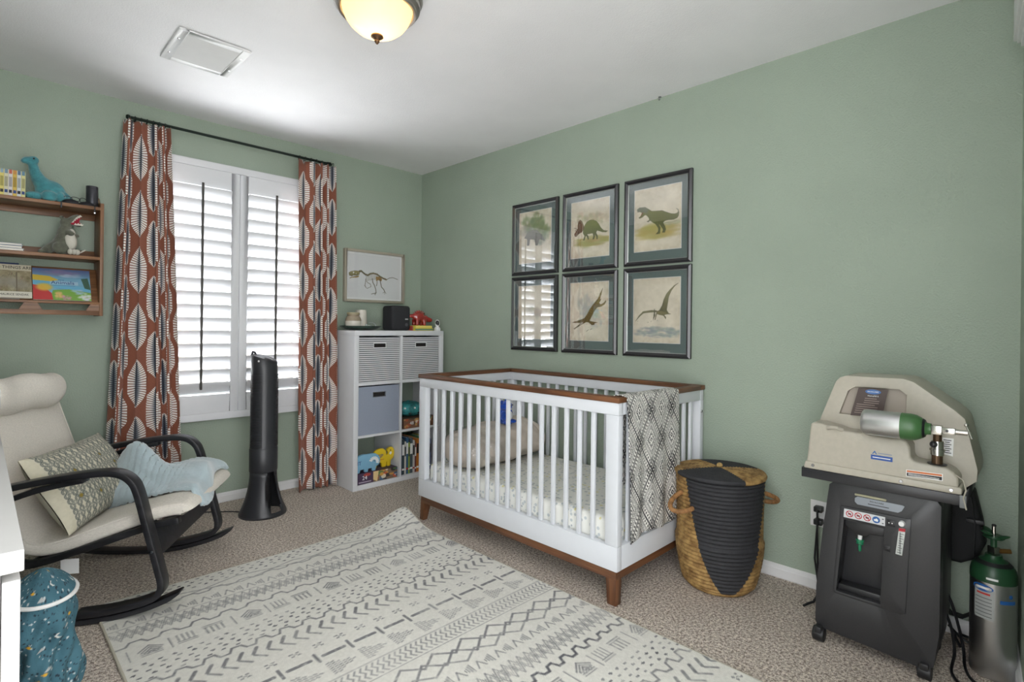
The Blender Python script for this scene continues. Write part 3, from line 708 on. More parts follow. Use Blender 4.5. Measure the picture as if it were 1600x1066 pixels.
for z in (.74, .30): MB().lathe([(0, 0), (.007, 0), (.006, .003), (0, .003)], 14, T(CX1 - .02, CY0, z) @ rotm('X', 90)).build('bolt_cap', M_chrome, crib, world=True)
MB().box((CX0 + .04, CY0 + .04, .172), (CX1 - .04, CY1 - .04, .190)).build('mattress_support', M_cw, crib, world=True)

def sheet_mat():
    m, nt, p = new_mat('speckled_fitted_sheet'); p.inputs['Roughness'].default_value = .85
    vec = tex_coord(nt); vo = nt.nodes.new('ShaderNodeTexVoronoi'); vo.inputs['Scale'].default_value = 46; nt.links.new(vec, vo.inputs['Vector'])
    d = E(nt, vo.outputs['Distance']); sp = nt.nodes.new('ShaderNodeSeparateColor'); nt.links.new(vo.outputs['Color'], sp.inputs[0]); k = E(nt, sp.outputs[0]); k2 = E(nt, sp.outputs[1])
    spot = (d.lt(.36)) * (k2.gt(.25))
    col = mixc(nt, k.gt(.62), rgb(176, 184, 188), mixc(nt, k.gt(.82), rgb(216, 208, 140), rgb(158, 166, 172)))
    nt.links.new(mixc(nt, spot * .8, rgb(228, 228, 222), col), p.inputs['Base Color']); add_bump(nt, p, noise(nt, vec, 14, 2), .25, .01)
    return m
mt = MB().box((CX0 + .042, CY0 + .042, .1905), (CX1 - .042, CY1 - .042, .345)).build('crib_mattress', sheet_mat(), None, bevel=.028, seg=4)
solo(mt, 'crib mattress in a pale sheet speckled grey and yellow', 'mattress')

# bolster pillow lying across the far end of the crib, half wrapped in clear plastic
def bolster():
    m, nt, p = new_mat('beige_cotton_bolster'); p.inputs['Roughness'].default_value = .6
    vec = tex_coord(nt); n = E(nt, noise(nt, vec, 6, 4)); nt.links.new(mixc(nt, n.smooth(.3, .7), rgb(188, 176, 164), rgb(206, 196, 184)), p.inputs['Base Color'])
    sx = nt.nodes.new('ShaderNodeSeparateXYZ'); nt.links.new(vec, sx.inputs[0]); x = E(nt, sx.outputs[0])
    add_bump(nt, p, noise(nt, vec, 15, 3), .5, .012)
    return m
def bolster_pt(u, v):
    x = -1 + 2 * v; a = 2 * math.pi * u
    r = (1 - abs(x) ** 9.0) ** .5 if abs(x) < 1 else 0
    r = r * (1 + .05 * math.sin(9 * x + 2 * a) + .03 * math.sin(17 * x - 3 * a)) * (1 - .14 * max(0, -x - .2))
    zz = math.sin(a); zz = zz if zz > 0 else zz * .8
    return (-.420 + .342 * x, -1.384 + .196 * r * math.cos(a) + .02 * x, .446 + .126 * r * zz + .012 * x * r)
t = thing('bolster_pillow', 'large beige bolster pillow lying across the crib by the far end', 'pillow', (-.425, -1.374, .345))
MB().surf(bolster_pt, 40, 44, cu=True).build('cushion', bolster(), t, smooth=True, world=True)
def film_mat():
    m, nt, p = new_mat('crinkled_clear_plastic'); nt.nodes.remove(p); out = nt.nodes['Material Output']; t_ = nt.nodes.new('ShaderNodeBsdfTransparent'); t_.inputs[0].default_value = (.93, .93, .93, 1)
    g = nt.nodes.new('ShaderNodeBsdfGlossy'); g.inputs['Roughness'].default_value = .16; mx = nt.nodes.new('ShaderNodeMixShader'); mx.inputs[0].default_value = .13
    bp = nt.nodes.new('ShaderNodeBump'); bp.inputs['Strength'].default_value = .9; bp.inputs['Distance'].default_value = .02
    nt.links.new(noise(nt, tex_coord(nt), 26, 3), bp.inputs['Height']); nt.links.new(bp.outputs[0], g.inputs['Normal'])
    nt.links.new(t_.outputs[0], mx.inputs[1]); nt.links.new(g.outputs[0], mx.inputs[2]); nt.links.new(mx.outputs[0], out.inputs[0]); return m
def film_pt(u, v):
    p = Vector(bolster_pt(u, .02 + .36 * v)); c = Vector((p.x, -1.384, .446)); k = 1.06 + .05 * math.sin(14 * u + 9 * v) + .04 * math.sin(31 * u - 20 * v)
    q = c + (p - c) * k; q.z = max(q.z, .3465); return q
MB().surf(film_pt, 60, 26, cu=True).build('plastic_wrap', film_mat(), t, smooth=True, world=True)
b = MB(); b.tube([bolster_pt(u / 40, .86) for u in range(40)], .003, 6, True); b.build('seam_cord', pm('beige_cord', rgb(176, 164, 150), .8), t, world=True)

bt = thing('blue_plush_toy', 'small royal blue plush toy with white belly on the crib bolster', 'plush toy', (-.385, -1.43, .568), .4); bt.scale = (1.45, 1.45, 1.0)
M_blue = pm('royal_blue_plush', rgb(28, 76, 178), .95, var=(60, .35), bump=(220, .8, .004), sheen=.4)
MB().ell((0, 0, .045), (.036, .032, .05)).build('body', M_blue, bt, smooth=True)
hd = MB().ell((0, -.006, .108), (.03, .029, .03)).build('head', M_blue, bt, smooth=True)
for s in (-1, 1):
    MB().ell((s * .03, -.012, .055), (.012, .014, .03), 12, 8).build('arm', M_blue, bt, smooth=True); MB().ell((s * .026, -.026, .012), (.015, .02, .013), 12, 8).build('foot', M_blue, bt, smooth=True)
    MB().ell((s * .024, 0, .132), (.013, .007, .014), 12, 8).build('ear', M_blue, bt, smooth=True)
    MB().ell((s * .010, -.034, .114), (.004, .003, .004), 8, 6).build('eye', M_black, hd)
MB().ell((-.004, -.026, .052), (.022, .012, .028), 14, 8).build('belly', pm('white_plush', rgb(225, 226, 230), .95), bt, smooth=True)

# ================================================================ throw blanket over the crib end
def diamond_cloth(w, h):
    c = Canvas(w, h, (236, 234, 228)); X = c.X / w; Y = c.Y / h
    dk = (38, 38, 42)
    px_, py_ = .42, .25                                      # diamond lattice period
    a = X / px_ + Y / py_; b_ = X / px_ - Y / py_
    for k, (f, al) in enumerate(((a, 1), (b_, 1))):
        t = np.abs((f % 1) - .5); along = (X / px_ - Y / py_ if k == 0 else X / px_ + Y / py_)
        c.blend((np.abs(t - .345) < .010).astype(float), dk, .8); c.blend((np.abs(t - .485) < .014).astype(float), dk, .8); c.blend((np.abs(t - .315) < .010).astype(float), dk, .6)
        c.blend(((np.abs(t - .415) < .034) & ((along * 11) % 1 < .5)).astype(float), (30, 30, 34), 1.0)
        c.blend(((np.abs(t - .275) < .018) & ((along * 24) % 1 < .5)).astype(float), dk, .7)
    da = np.abs((a % 1) - .5); db = np.abs((b_ % 1) - .5); r = np.maximum(da, db)
    for r0, wd, al in ((.235, .010, .8), (.205, .010, .6), (.125, .012, .85), (.095, .010, .7), (.035, .018, .9)): c.blend((np.abs(r - r0) < wd).astype(float) * ((c.field(2.2) > .15)), dk, al)
    c.blend((((a * 18) % 1 < .5) & ((b_ * 18) % 1 < .5)).astype(float) * ((r < .20) & (r > .13)), dk, .85); c.mottle(3, 7)
    return c
cb = diamond_cloth(200, 420)
M_cloth = attr_mat('woven_cotton', .9, bump=(260, .3, .003))
def blanket_fn(u, v):
    # v: 1 outside hem .. 0 inside hem; arc over the end rail
    L_out, L_in, top = .62, .40, .066
    s = (1 - v) * (L_out + L_in + top)                      # length from the outside hem
    x = -.765 + .435 * u
    hem = .05 * u + .02 * np.sin(6 * u)                     # hem rises to the right
    yo, yi, zt = CY0 - .016, CY0 + rw_ + .010, RZ1 + .006
    z = np.where(s < L_out, zt - (L_out - s) * (1 - hem), np.where(s < L_out + top, zt, zt - (s - L_out - top)))
    y = np.where(s < L_out, yo, np.where(s < L_out + top, yo + (yi - yo) * (s - L_out) / top, yi))
    fall = np.clip((zt - z) / .5, 0, 1); o = (s < L_out)
    y = y - np.where(o, 1, 0) * (.006 * fall * (1 + np.sin(13 * u + 1)) + .003 * fall * np.sin(27 * u + 4 * v))
    cr = np.exp(-((s - L_out) / .02) ** 2) + np.exp(-((s - L_out - top) / .02) ** 2)
    z = z - .006 * cr
    x = x + .018 * fall * (u - .2) * np.where(o, 1, 0) + np.where(o, .03 * fall * (1 - u) ** 2, 0)
    return np.stack([x, y, z], -1)
tb = canvas_obj(cb, blanket_fn, 'throw_blanket', M_cloth)
sd = tb.modifiers.new('thickness', 'SOLIDIFY'); sd.thickness = .003
put(tb, 'black and white diamond-pattern throw blanket draped over the crib end', 'blanket')

# ================================================================ woven hamper
BX, BY = -.268, -2.722
hp = thing('woven_hamper', 'coiled straw laundry hamper with black wedge pattern and lid', 'basket', (BX, BY, 0), 0)
def straw_mat(lid):
    m, nt, p = new_mat('coiled_straw_lid' if lid else 'coiled_straw'); p.inputs['Roughness'].default_value = .75
    vec = tex_coord(nt); sp = nt.nodes.new('ShaderNodeSeparateXYZ'); nt.links.new(vec, sp.inputs[0]); x, y, z = (E(nt, o) for o in sp.outputs)
    ang = y._m('ARCTAN2', x)
    n1 = E(nt, noise(nt, vec, 30, 3)); n2 = E(nt, noise(nt, vec, 120, 2))
    straw = mixc(nt, n1.smooth(.3, .72), rgb(118, 86, 46), rgb(182, 148, 92))
    st = mixc(nt, (n2.smooth(.62, .7)) * .5, straw, rgb(92, 58, 32))
    blk = mixc(nt, n1, rgb(30, 30, 33), rgb(52, 52, 56))
    wob = n2 * .05
    if lid:
        f = ((ang + 2.73 + wob + 1.08) / math.pi).fract().lt(.53)     # four wedges
    else:
        A0 = -2.73                                          # towards the camera
        da = (ang - A0 + wob + math.pi).mod(2 * math.pi) - math.pi; zz = (z / .50)._m('MAXIMUM', .001)._m('POWER', .45)
        left = zz * -1.22 + .42                             # the black field narrows to a point near the foot
        right = zz * 1.35 + .12
        f = da.gt(left) * da.lt(right) * z.gt(.02)
    nt.links.new(mixc(nt, f, st, blk), p.inputs['Base Color'])
    add_bump(nt, p, (ang * 60.0).sin() * .12 + n2, .35, .004)
    return m
prof = []
nco = 29; hb = .497
def rb(z):
    t = z / hb
    return .150 + .038 * math.sin(min(1, t * 2.2) * math.pi / 2) - .006 * math.sin(t * math.pi) * (t > .45) - (0.02 * max(0, .06 - t) / .06)
for k in range(nco):
    for j in range(5):
        q = j / 5; z = hb * (k + q) / nco
        prof.append((rb(z) + .0060 * math.sin(q * math.pi) - .003, z))
prof = [(0, .0)] + prof + [(rb(hb) - .006, hb), (rb(hb) - .016, hb), (.14, .05), (0, .04)]
MB().lathe(prof, 72).build('basket_body', straw_mat(False), hp, smooth=60)
pl_ = [(.199, -.012)]
pl_ = [(.188, hb + .001), (.196, hb + .006), (.198, hb + .014), (.194, hb + .021)]
for k in range(13):
    for j in range(4):
        q = j / 4; r = .191 * (1 - (k + q) / 13); pl_.append((r, hb + .020 + .012 * (1 - (r / .19) ** 2) + .0035 * math.sin(q * math.pi)))
pl_.append((0, hb + .033))
lid = MB().lathe([(0, hb)] + pl_, 72).build('lid', straw_mat(True), hp, smooth=60)
MB().ell((0, 0, hb + .042), (.016, .013, .012), 14, 8).build('knob', pm('straw_knob', rgb(176, 146, 92), .7, var=(90, .3), bump=(150, .6, .004)), lid)
M_hand = pm('bound_cane_handle', rgb(150, 108, 66), .7, var=(60, .3), bump=(180, .8, .004))
for ang in (math.radians(157), math.radians(-43)):
    d = Vector((math.cos(ang), math.sin(ang), 0)); s_ = Vector((-d.y, d.x, 0)); pts = []
    for k in range(15):
        a = math.pi * k / 14; pts.append(d * (.180 + .090 * math.sin(a)) + s_ * (-.036 * math.cos(a)) + Vector((0, 0, .400 + .026 * math.cos(a) - .025 * math.sin(a))))
    MB().tube(pts, .0105, 10).build('handle', M_hand, hp, smooth=True)

# ================================================================ cube shelf and what stands in it
UX0, UX1, UY0, UY1, UH = -.818, -.045, -.382, -.020, 1.120
cu_ = thing('cube_shelf', 'white six-cube storage shelf in the corner beside the crib', 'shelf', ((UX0 + UX1) / 2, (UY0 + UY1) / 2, 0))
def ub(name, lo, hi): return MB().box(lo, hi).build(name, M_white, cu_, bevel=.0015, world=True)
ub('side_panel', (UX0, UY0, 0), (UX0 + .036, UY1, UH - .036)); ub('side_panel', (UX1 - .036, UY0, 0), (UX1, UY1, UH - .036))
ub('top_panel', (UX0, UY0, UH - .036), (UX1, UY1, UH)); ub('bottom_panel', (UX0 + .036, UY0 + .001, 0), (UX1 - .036, UY1, .036))
XM = (UX0 + UX1) / 2; SZ = (.372, .740)
ub('divider', (XM - .008, UY0 + .001, .036), (XM + .008, UY1, UH - .036))
for z in SZ:
    ub('shelf_board', (UX0 + .036, UY0 + .001, z - .008), (XM - .008, UY1, z + .008)); ub('shelf_board', (XM + .008, UY0 + .001, z - .008), (UX1 - .036, UY1, z + .008))
CL = (UX0 + .036, XM - .008); CR = (XM + .008, UX1 - .036); ROW = ((.036, .364), (.380, .732), (.748, UH - .036))
def stripe_mat():
    m, nt, p = new_mat('white_and_charcoal_striped_canvas'); p.inputs['Roughness'].default_value = .85
    sp = nt.nodes.new('ShaderNodeSeparateXYZ'); vec = tex_coord(nt); nt.links.new(vec, sp.inputs[0]); z = E(nt, sp.outputs[2])
    f = ((z / .0142).fract() - .5).abs().lt(.2)
    nt.links.new(mixc(nt, f, rgb(214, 214, 216), rgb(74, 76, 82)), p.inputs['Base Color']); add_bump(nt, p, noise(nt, vec, 400, 1), .2, .001); return m
M_stripe = stripe_mat(); M_slate = pm('slate_blue_canvas', rgb(146, 154, 170), .85, var=(200, .06), bump=(400, .25, .001)); M_inside = pm('dark_bin_lining', rgb(46, 42, 40), .9)
def bin_(label, col, row, mat):
    x0, x1 = col[0] + .005, col[1] - .005; z0, z1 = row[0] + .001, row[1] - .010; y0, y1 = UY0 + .012, UY1 - .01
    t = thing('storage_bin', label, 'storage bin', ((x0 + x1) / 2, (y0 + y1) / 2, z0), group='canvas bins in the cube shelf')
    xc = (x0 + x1) / 2; hw, hz0, hz1 = .048, z1 - .075, z1 - .047; w_ = .006
    b = MB(); b.box((x0, y0, z0), (xc - hw, y0 + w_, z1)).box((xc + hw, y0, z0), (x1, y0 + w_, z1)).box((xc - hw, y0, z0), (xc + hw, y0 + w_, hz0)).box((xc - hw, y0, hz1), (xc + hw, y0 + w_, z1))
    b.build('front', mat, t, world=True)
    b = MB(); b.box((x0, y0 + w_, z0), (x0 + w_, y1, z1)).box((x1 - w_, y0 + w_, z0), (x1, y1, z1)).box((x0 + w_, y1 - w_, z0), (x1 - w_, y1, z1)).box((x0 + w_, y0 + w_, z0), (x1 - w_, y1 - w_, z0 + w_))
    b.build('bin_body', mat, t, world=True)
    g = MB(); e = .004
    g.box((xc - hw - e, y0 - .0015, hz0 - e), (xc + hw + e, y0 + .001, hz0)).box((xc - hw - e, y0 - .0015, hz1), (xc + hw + e, y0 + .001, hz1 + e)).box((xc - hw - e, y0 - .0015, hz0), (xc - hw, y0 + .001, hz1)).box((xc + hw, y0 - .0015, hz0), (xc + hw + e, y0 + .001, hz1))
    g.build('handle_grommet', M_chrome if mat is M_slate else M_white, t, world=True)
    MB().box((x0 + .012, y0 + .03, z0 + .007), (x1 - .012, y1 - .012, z1 - .035)).build('contents', M_inside, t, world=True, bevel=.02)
    return t
bin_('striped canvas bin in the top left cube of the white shelf', CL, ROW[2], M_stripe)
bin_('striped canvas bin in the top right cube of the white shelf', CR, ROW[2], M_stripe)
bin_('plain slate-blue canvas bin in the middle of the white shelf', CL, ROW[1], M_slate)

# on top
M_tray = pm('dark_green_glaze', rgb(46, 66, 56), .25, coat=.3)
tr = MB().lathe([(0, 0), (.55, 0), (.72, .006), (.9, .020), (1.0, .030), (.99, .033), (.88, .024), (.70, .011), (0, .006)], 48, T(-.655, -.175, UH) @ Matrix.Diagonal((.158, .115, 1, 1)))
solo(tr.build('oval_tray', M_tray, smooth=True), 'dark green oval tray on top of the white cube shelf', 'tray')
jr = thing('ceramic_jar', 'squat two-tone ceramic jar standing on the green tray', 'jar', (-.722, -.185, UH + .0065))
M_cream = pm('cream_glaze', rgb(214, 208, 196), .3); M_taupe = pm('taupe_glaze', rgb(158, 144, 124), .45, var=(20, .1))
MB().lathe([(0, 0), (.042, 0), (.050, .010), (.056, .035), (.058, .058), (.0575, .062)], 40).build('lower_body', M_cream, jr, smooth=True)
MB().lathe([(.0575, .062), (.055, .078), (.047, .092), (.040, .098), (.042, .103), (.045, .108)], 40).build('upper_body', M_taupe, jr, smooth=True)
MB().lathe([(.045, .108), (.046, .118), (.043, .124), (.036, .124), (.034, .10), (0, .10)], 40).build('rim', pm('olive_rim', rgb(166, 156, 126), .45), jr, smooth=True)
cp = MB().lathe([(0, 0), (.046, 0), (.046, .012), (.040, .135), (.038, .145), (.034, .145), (.036, .02), (0, .02)], 36, T(-.632, -.135, UH + .0065)).build('white_cup', M_cream, smooth=True)
solo(cp, 'tall tapered white ceramic cup behind the jar on the tray', 'cup')
fg = thing('glass_figurine', 'tiny clear glass curl figurine at the right of the tray', 'figurine', (-.585, -.195, UH + .0085)); M_fig = glass_mat('figurine_glass', tint=(.88, .92, .9, 1))
M_fig2 = pm('cloudy_glass', rgb(190, 200, 196), .08, coat=1.0)
MB().tube([(.045 * math.cos(a) * (1 - .08 * k / 8), 0, .028 + .022 * math.sin(a)) for k, a in enumerate([-1.4 + .42 * k for k in range(9)])], [.005, .006, .006, .006, .005, .005, .004, .0035, .003], 8).build('tail', M_fig2, fg, smooth=True)
MB().ell((-.012, 0, .016), (.024, .014, .016), 16, 10).build('body', M_fig2, fg, smooth=True)
MB().ell((-.034, 0, .030), (.011, .009, .010), 12, 8).build('head', M_fig2, fg, smooth=True)
sp_ = thing('smart_speaker', 'black square sound machine with rounded edges on the cube shelf', 'speaker', (-.372, -.21, UH))
MB().box((-.083, -.075, .0), (.083, .075, .19)).build('body', pm('charcoal_fabric', rgb(40, 40, 44), .8, bump=(600, .4, .001)), sp_, bevel=.022, seg=4)
MB().box((.030, -.0765, .083), (.056, -.0745, .092)).build('name_plate', pm('silver_print', rgb(190, 190, 192), .4), sp_)
MB().lathe([(0, 0), (.013, 0), (.012, .002), (0, .002)], 20, T(.043, -.075, .045) @ rotm('X', 90)).build('button', pm('grey_button', rgb(78, 78, 82), .5), sp_)
def card_box(label, lo, hi, cols, name='card_box', cat='box', grp='little game boxes under the red toy'):
    b = MB().box(lo, hi).build(name, pm(name + '_side', cols[0], .5), bevel=.002); solo(b, label, cat, grp)
    c = ((lo[0] + hi[0]) / 2, (lo[1] + hi[1]) / 2, lo[2])
    MB().box((lo[0] - c[0] + .004, lo[1] - c[1] - .0006, .25 * (hi[2] - lo[2])), (hi[0] - c[0] - .004, lo[1] - c[1] + .0005, .75 * (hi[2] - lo[2]))).build('printed_band', pm(name + '_band', cols[1], .5), b)
    return b
card_box('lower yellow and green box of the pair beneath the red toy', (-.275, -.32, UH), (-.10, -.20, UH + .020), (rgb(206, 190, 70), rgb(96, 140, 120)))
card_box('upper yellow box of the pair beneath the red toy', (-.268, -.315, UH + .020), (-.108, -.205, UH + .040), (rgb(222, 206, 92), rgb(232, 216, 120)))
card_box('small red and blue box beside the black sound machine', (-.287, -.30, UH), (-.277, -.19, UH + .036), (rgb(166, 72, 58), rgb(90, 120, 160)))
rd = thing('red_dinosaur_toy', 'glossy red studded toy dinosaur standing on yellow boxes', 'toy', (-.182, -.262, UH + .040), 0)
M_red = pm('glossy_red', rgb(150, 40, 34), .18, coat=.8)
def fuse(o, voxel, sm=6):
    r = o.modifiers.new('fuse', 'REMESH'); r.mode = 'VOXEL'; r.voxel_size = voxel; r.use_smooth_shade = True
    s = o.modifiers.new('soften', 'SMOOTH'); s.factor = .6; s.iterations = sm; return o
b = MB(); b.ell((-.02, 0, .068), (.058, .04, .042)); b.tube([(.03, 0, .062), (.06, -.004, .048), (.082, -.006, .045)], [.03, .024, .02], 12); b.ell((.086, -.006, .045), (.022, .02, .019))
b.tube([(-.06, 0, .07), (-.095, .005, .075), (-.12, .012, .055)], [.024, .014, .006], 10)
for x in (-.048, .018):
    for y in (-.022, .022): b.cyl((x, y, 0), (x, y, .05), .015, .017, 12)
fuse(b.build('body', M_red, rd), .005, 8)
for k in range(7):
    a = -.9 + 1.8 * k / 6; x = -.02 + .055 * math.sin(a)
    MB().lathe([(.008, 0), (.006, .008), (0, .018)], 8, T(x, -.006, .068 + .042 * math.cos(a) - .004) @ rotm('Y', math.degrees(a) * .8)).build('spike', M_red, rd)
MB().ell((.09, -.025, .052), (.003, .003, .003), 8, 6).build('eye', M_black, rd)
bc = thing('baby_monitor_camera', 'small white baby monitor camera at the right end of the shelf', 'camera', (-.068, -.33, UH))
M_shiny = pm('glossy_white_plastic', rgb(236, 236, 236), .2)
MB().lathe([(0, 0), (.024, 0), (.026, .004), (.025, .020), (.017, .030), (.012, .034), (0, .034)], 28).build('base', M_shiny, bc, smooth=True)
MB().ell((0, 0, .058), (.020, .017, .031), 24, 16).build('head', M_shiny, bc, smooth=True)
FC = rotm('Z', -42)                                         # it looks out into the room
MB().ell((0, -.010, .061), (.0155, .010, .022), 20, 12, FC).build('face', M_black, bc, smooth=True)
MB().ell((0, -.0195, .064), (.007, .003, .007), 14, 8, FC).build('lens', pm('lens', rgb(20, 22, 28), .05, coat=1), bc, smooth=True)
MB().ell((0, -.0195, .049), (.003, .002, .003), 8, 6, FC).build('sensor', pm('pale_sensor', rgb(170, 175, 180), .3), bc, smooth=True)

# lower cubes: game boxes, board books, books
def printed_box(name, label, lo, hi, base, art, cat='box', par_lbl=None):
    t = thing(name, label, cat, ((lo[0] + hi[0]) / 2, (lo[1] + hi[1]) / 2, lo[2]))
    MB().box(lo, hi).build('carton', pm(name + '_carton', base, .5), t, bevel=.0015, world=True)
    canvas_obj(art, flat(frame((lo[0] + .001, lo[1] - .0008, lo[2] + .001), (hi[0] - lo[0] - .002, 0, 0), (0, 0, hi[2] - lo[2] - .002), (0, -1, 0))), 'printed_front', M_print, t, world=True)
    return t
M_tw = pm('white_print', rgb(238, 238, 236), .6); M_tk = pm('black_print', rgb(34, 32, 34), .6); M_tb = pm('blue_print', rgb(40, 66, 128), .6); M_tr = pm('red_print', rgb(190, 52, 44), .6)
c = Canvas(120, 34, (120, 100, 80)); c.rect(0, 0, 46, 34, (70, 52, 78))
for k in range(26):
    x = 50 + 70 * rng.random(); y = 34 * rng.random(); c.oval(x, y, 3 + 6 * rng.random(), 3 + 5 * rng.random(), [(206, 150, 66), (58, 92, 130), (90, 126, 70), (190, 84, 56), (226, 214, 190), (46, 44, 46)][k % 6], .9)
c.poly([(46, 0), (62, 0), (58, 34), (46, 26)], (222, 196, 140)); c.oval(28, 6, 10, 5, (170, 70, 60)); c.rect(4, 26, 40, 30, (186, 176, 190), .8)
pz = printed_box('puzzle_box', 'flat dark puzzle box marked 24 under the animal-shaped books', (-.778, -.372, .0365), (-.452, -.13, .112), rgb(62, 48, 66), c)
text('24', .040, frame((-.722, -.3735, .078), (1, 0, 0), (0, 0, 1)), M_tw, pz)
def shaped_book(name, label, poly, depth, base_y, z0, mat, x0):
    t = thing(name, label, 'board book', (x0, base_y, z0))
    MB().prism(poly, depth, frame((0, 0, 0), (1, 0, 0), (0, 0, 1), (0, -1, 0))).build('book_block', mat, t, bevel=.002)
    return t
M_yel = pm('yellow_board', rgb(228, 196, 40), .45); M_sky = pm('sky_blue_board', rgb(126, 176, 204), .45)
camel = [(-.085, 0), (-.055, 0), (-.050, .032), (-.028, .036), (-.012, .032), (-.008, .0), (.022, 0), (.026, .030), (.034, .036), (.036, 0), (.062, 0), (.066, .04), (.086, .055), (.094, .085), (.092, .118), (.078, .136), (.056, .138), (.040, .128), (.036, .112), (.046, .096), (.040, .085), (.028, .086), (.022, .118), (.0, .136), (-.03, .138), (-.062, .126), (-.082, .10), (-.090, .06)]
y_ = shaped_book('yellow_board_book', 'yellow camel-shaped board book standing on the puzzle box', camel, .022, -.292, .113, M_yel, -.538)
text('ZIP', .036, frame((-.025, -.0225, .082), (1, 0, 0), (0, 0, 1)), M_tb, y_, world=False); MB().box((-.045, -.0226, .055), (.008, -.0220, .058)).build('printed_line', M_tr, y_)
MB().ell((.062, -.022, .115), (.004, .002, .005), 10, 6).build('eye', M_black, y_); MB().prism([(.050, .090), (.056, .104), (.070, .104), (.072, .09), (.06, .082)], .001, frame((0, -.0222, 0), (1, 0, 0), (0, 0, 1), (0, -1, 0))).build('muzzle_patch', M_tw, y_)
hog = [(-.110, 0), (-.085, 0), (-.078, .02), (-.05, .024), (-.044, 0), (-.02, 0), (-.016, .02), (.012, .022), (.018, 0), (.042, 0), (.046, .028), (.068, .038), (.078, .058), (.076, .086), (.064, .106), (.044, .12), (.016, .126), (-.02, .124), (-.06, .128), (-.09, .12), (-.112, .1)]
h_ = shaped_book('blue_board_book', 'blue animal-shaped board book in front of the yellow one', hog, .022, -.335, .113, M_sky, -.668)
text('IT', .038, frame((-.088, -.0225, .068), (1, 0, 0), (0, 0, 1)), M_tb, h_, world=False)
for k in range(9):
    a = -1.1 + 2.9 * k / 8; MB().prism([(-.004, .018), (.004, .018), (.0055, .040), (-.0055, .040)], .0008, frame((.028, -.0222, .062), (math.cos(a), 0, -math.sin(a)), (math.sin(a), 0, math.cos(a)), (0, -1, 0))).build('frill_mark', M_tw, h_)
MB().ell((.032, -.022, .070), (.004, .002, .004), 10, 6).build('eye', M_black, h_)
c = Canvas(110, 34, (120, 84, 62))
for k in range(24): c.oval(110 * rng.random(), 34 * rng.random(), 3 + 7 * rng.random(), 2 + 5 * rng.random(), [(172, 84, 58), (226, 216, 196), (78, 60, 46), (196, 150, 90), (70, 104, 92)][k % 5], .85)
pz2 = printed_box('game_box', 'brown printed box marked 48 in the middle right cube', (-.398, -.365, .3805), (-.11, -.12, .455), rgb(88, 66, 52), c, 'box')
text('48', .036, frame((-.325, -.3665, .418), (1, 0, 0), (0, 0, 1)), M_tw, pz2)
tp = thing('teal_pouch', 'round teal printed pouch lying on the brown box', 'pouch', (-.275, -.24, .4555)); M_teal = pm('teal_print_fabric', rgb(44, 122, 124), .6, var=(24, .55), bump=(40, .5, .01))
MB().surf(lambda u, v: (.122 * math.cos(2 * math.pi * u) * max(.0, math.sin(math.pi * v)) ** .6 * (1 + .05 * math.sin(8 * math.pi * u)), .10 * math.sin(2 * math.pi * u) * max(0, math.sin(math.pi * v)) ** .6, .055 - .055 * math.cos(math.pi * v)), 36, 16, cu=True).build('pouch_body', M_teal, tp, smooth=True)
for k in range(6):
    a = -2.3 + .35 * k; MB().ell((.112 * math.cos(a), .093 * math.sin(a), .05 + .02 * (-1) ** k), (.010, .010, .008), 10, 6).build('printed_dot', M_black if k % 2 else M_tw, tp)
MB().lathe([(0.0, .11), (.02, .11), (.012, .118), (0, .12)], 12).build('knot', M_teal, tp)
bcols = [(40, 60, 96), (54, 66, 72), (210, 206, 198), (58, 96, 130), (150, 170, 60), (72, 84, 92), (196, 192, 190), (120, 60, 56), (200, 120, 44), (176, 54, 50), (70, 120, 88), (220, 206, 160), (52, 54, 90), (186, 176, 60), (90, 100, 140)]
x = CR[0] + .004
desc = ['navy', 'dark grey', 'white', 'steel blue', 'lime green', 'slate', 'pale grey', 'maroon', 'orange', 'red', 'green', 'cream', 'indigo', 'mustard', 'periwinkle']
def book(name, label, x0, x1, y0, y1, z0, h, col, grp, spine=None, cat='book', marks=None):
    """upright book, spine towards -y"""
    t = thing(name, label, cat, ((x0 + x1) / 2, (y0 + y1) / 2, z0), group=grp); w = x1 - x0
    b = MB(); e = .0016
    b.box((x0, y0, z0), (x0 + e, y1, z0 + h)).box((x1 - e, y0, z0), (x1, y1, z0 + h)).box((x0 + e, y0, z0), (x1 - e, y0 + e, z0 + h))
    b.build('cover', pm('cover_' + name, col, .45), t, world=True)
    MB().box((x0 + e, y0 + e, z0 + .003), (x1 - e, y1 - .003, z0 + h - .003)).build('pages', M_cream, t, world=True)
    for z_0, z_1, mt_ in (marks or []): MB().box((x0 + .002, y0 - .0005, z0 + h * z_0), (x1 - .002, y0 + .0004, z0 + h * z_1)).build('spine_label', mt_, t, world=True)
    return t
for k in range(15):
    w = (.016, .022, .014, .020, .012, .026, .018, .015, .021)[k % 9]; hh = .285 - .05 * ((k * 7) % 5) / 5 - (.02 if k > 3 else 0)
    book('tall_book', desc[k] + ' spined book in the row in the bottom right cube', x, x + w, -.355, -.14, .0365, hh, rgb(*bcols[k]), 'books in the bottom right cube', marks=[(.12, .17, M_tw if k % 3 else M_tr), (.55, .85, M_tw if k % 2 else M_tk)])
    x += w + .0006
    if x > CR[1] - .03: break

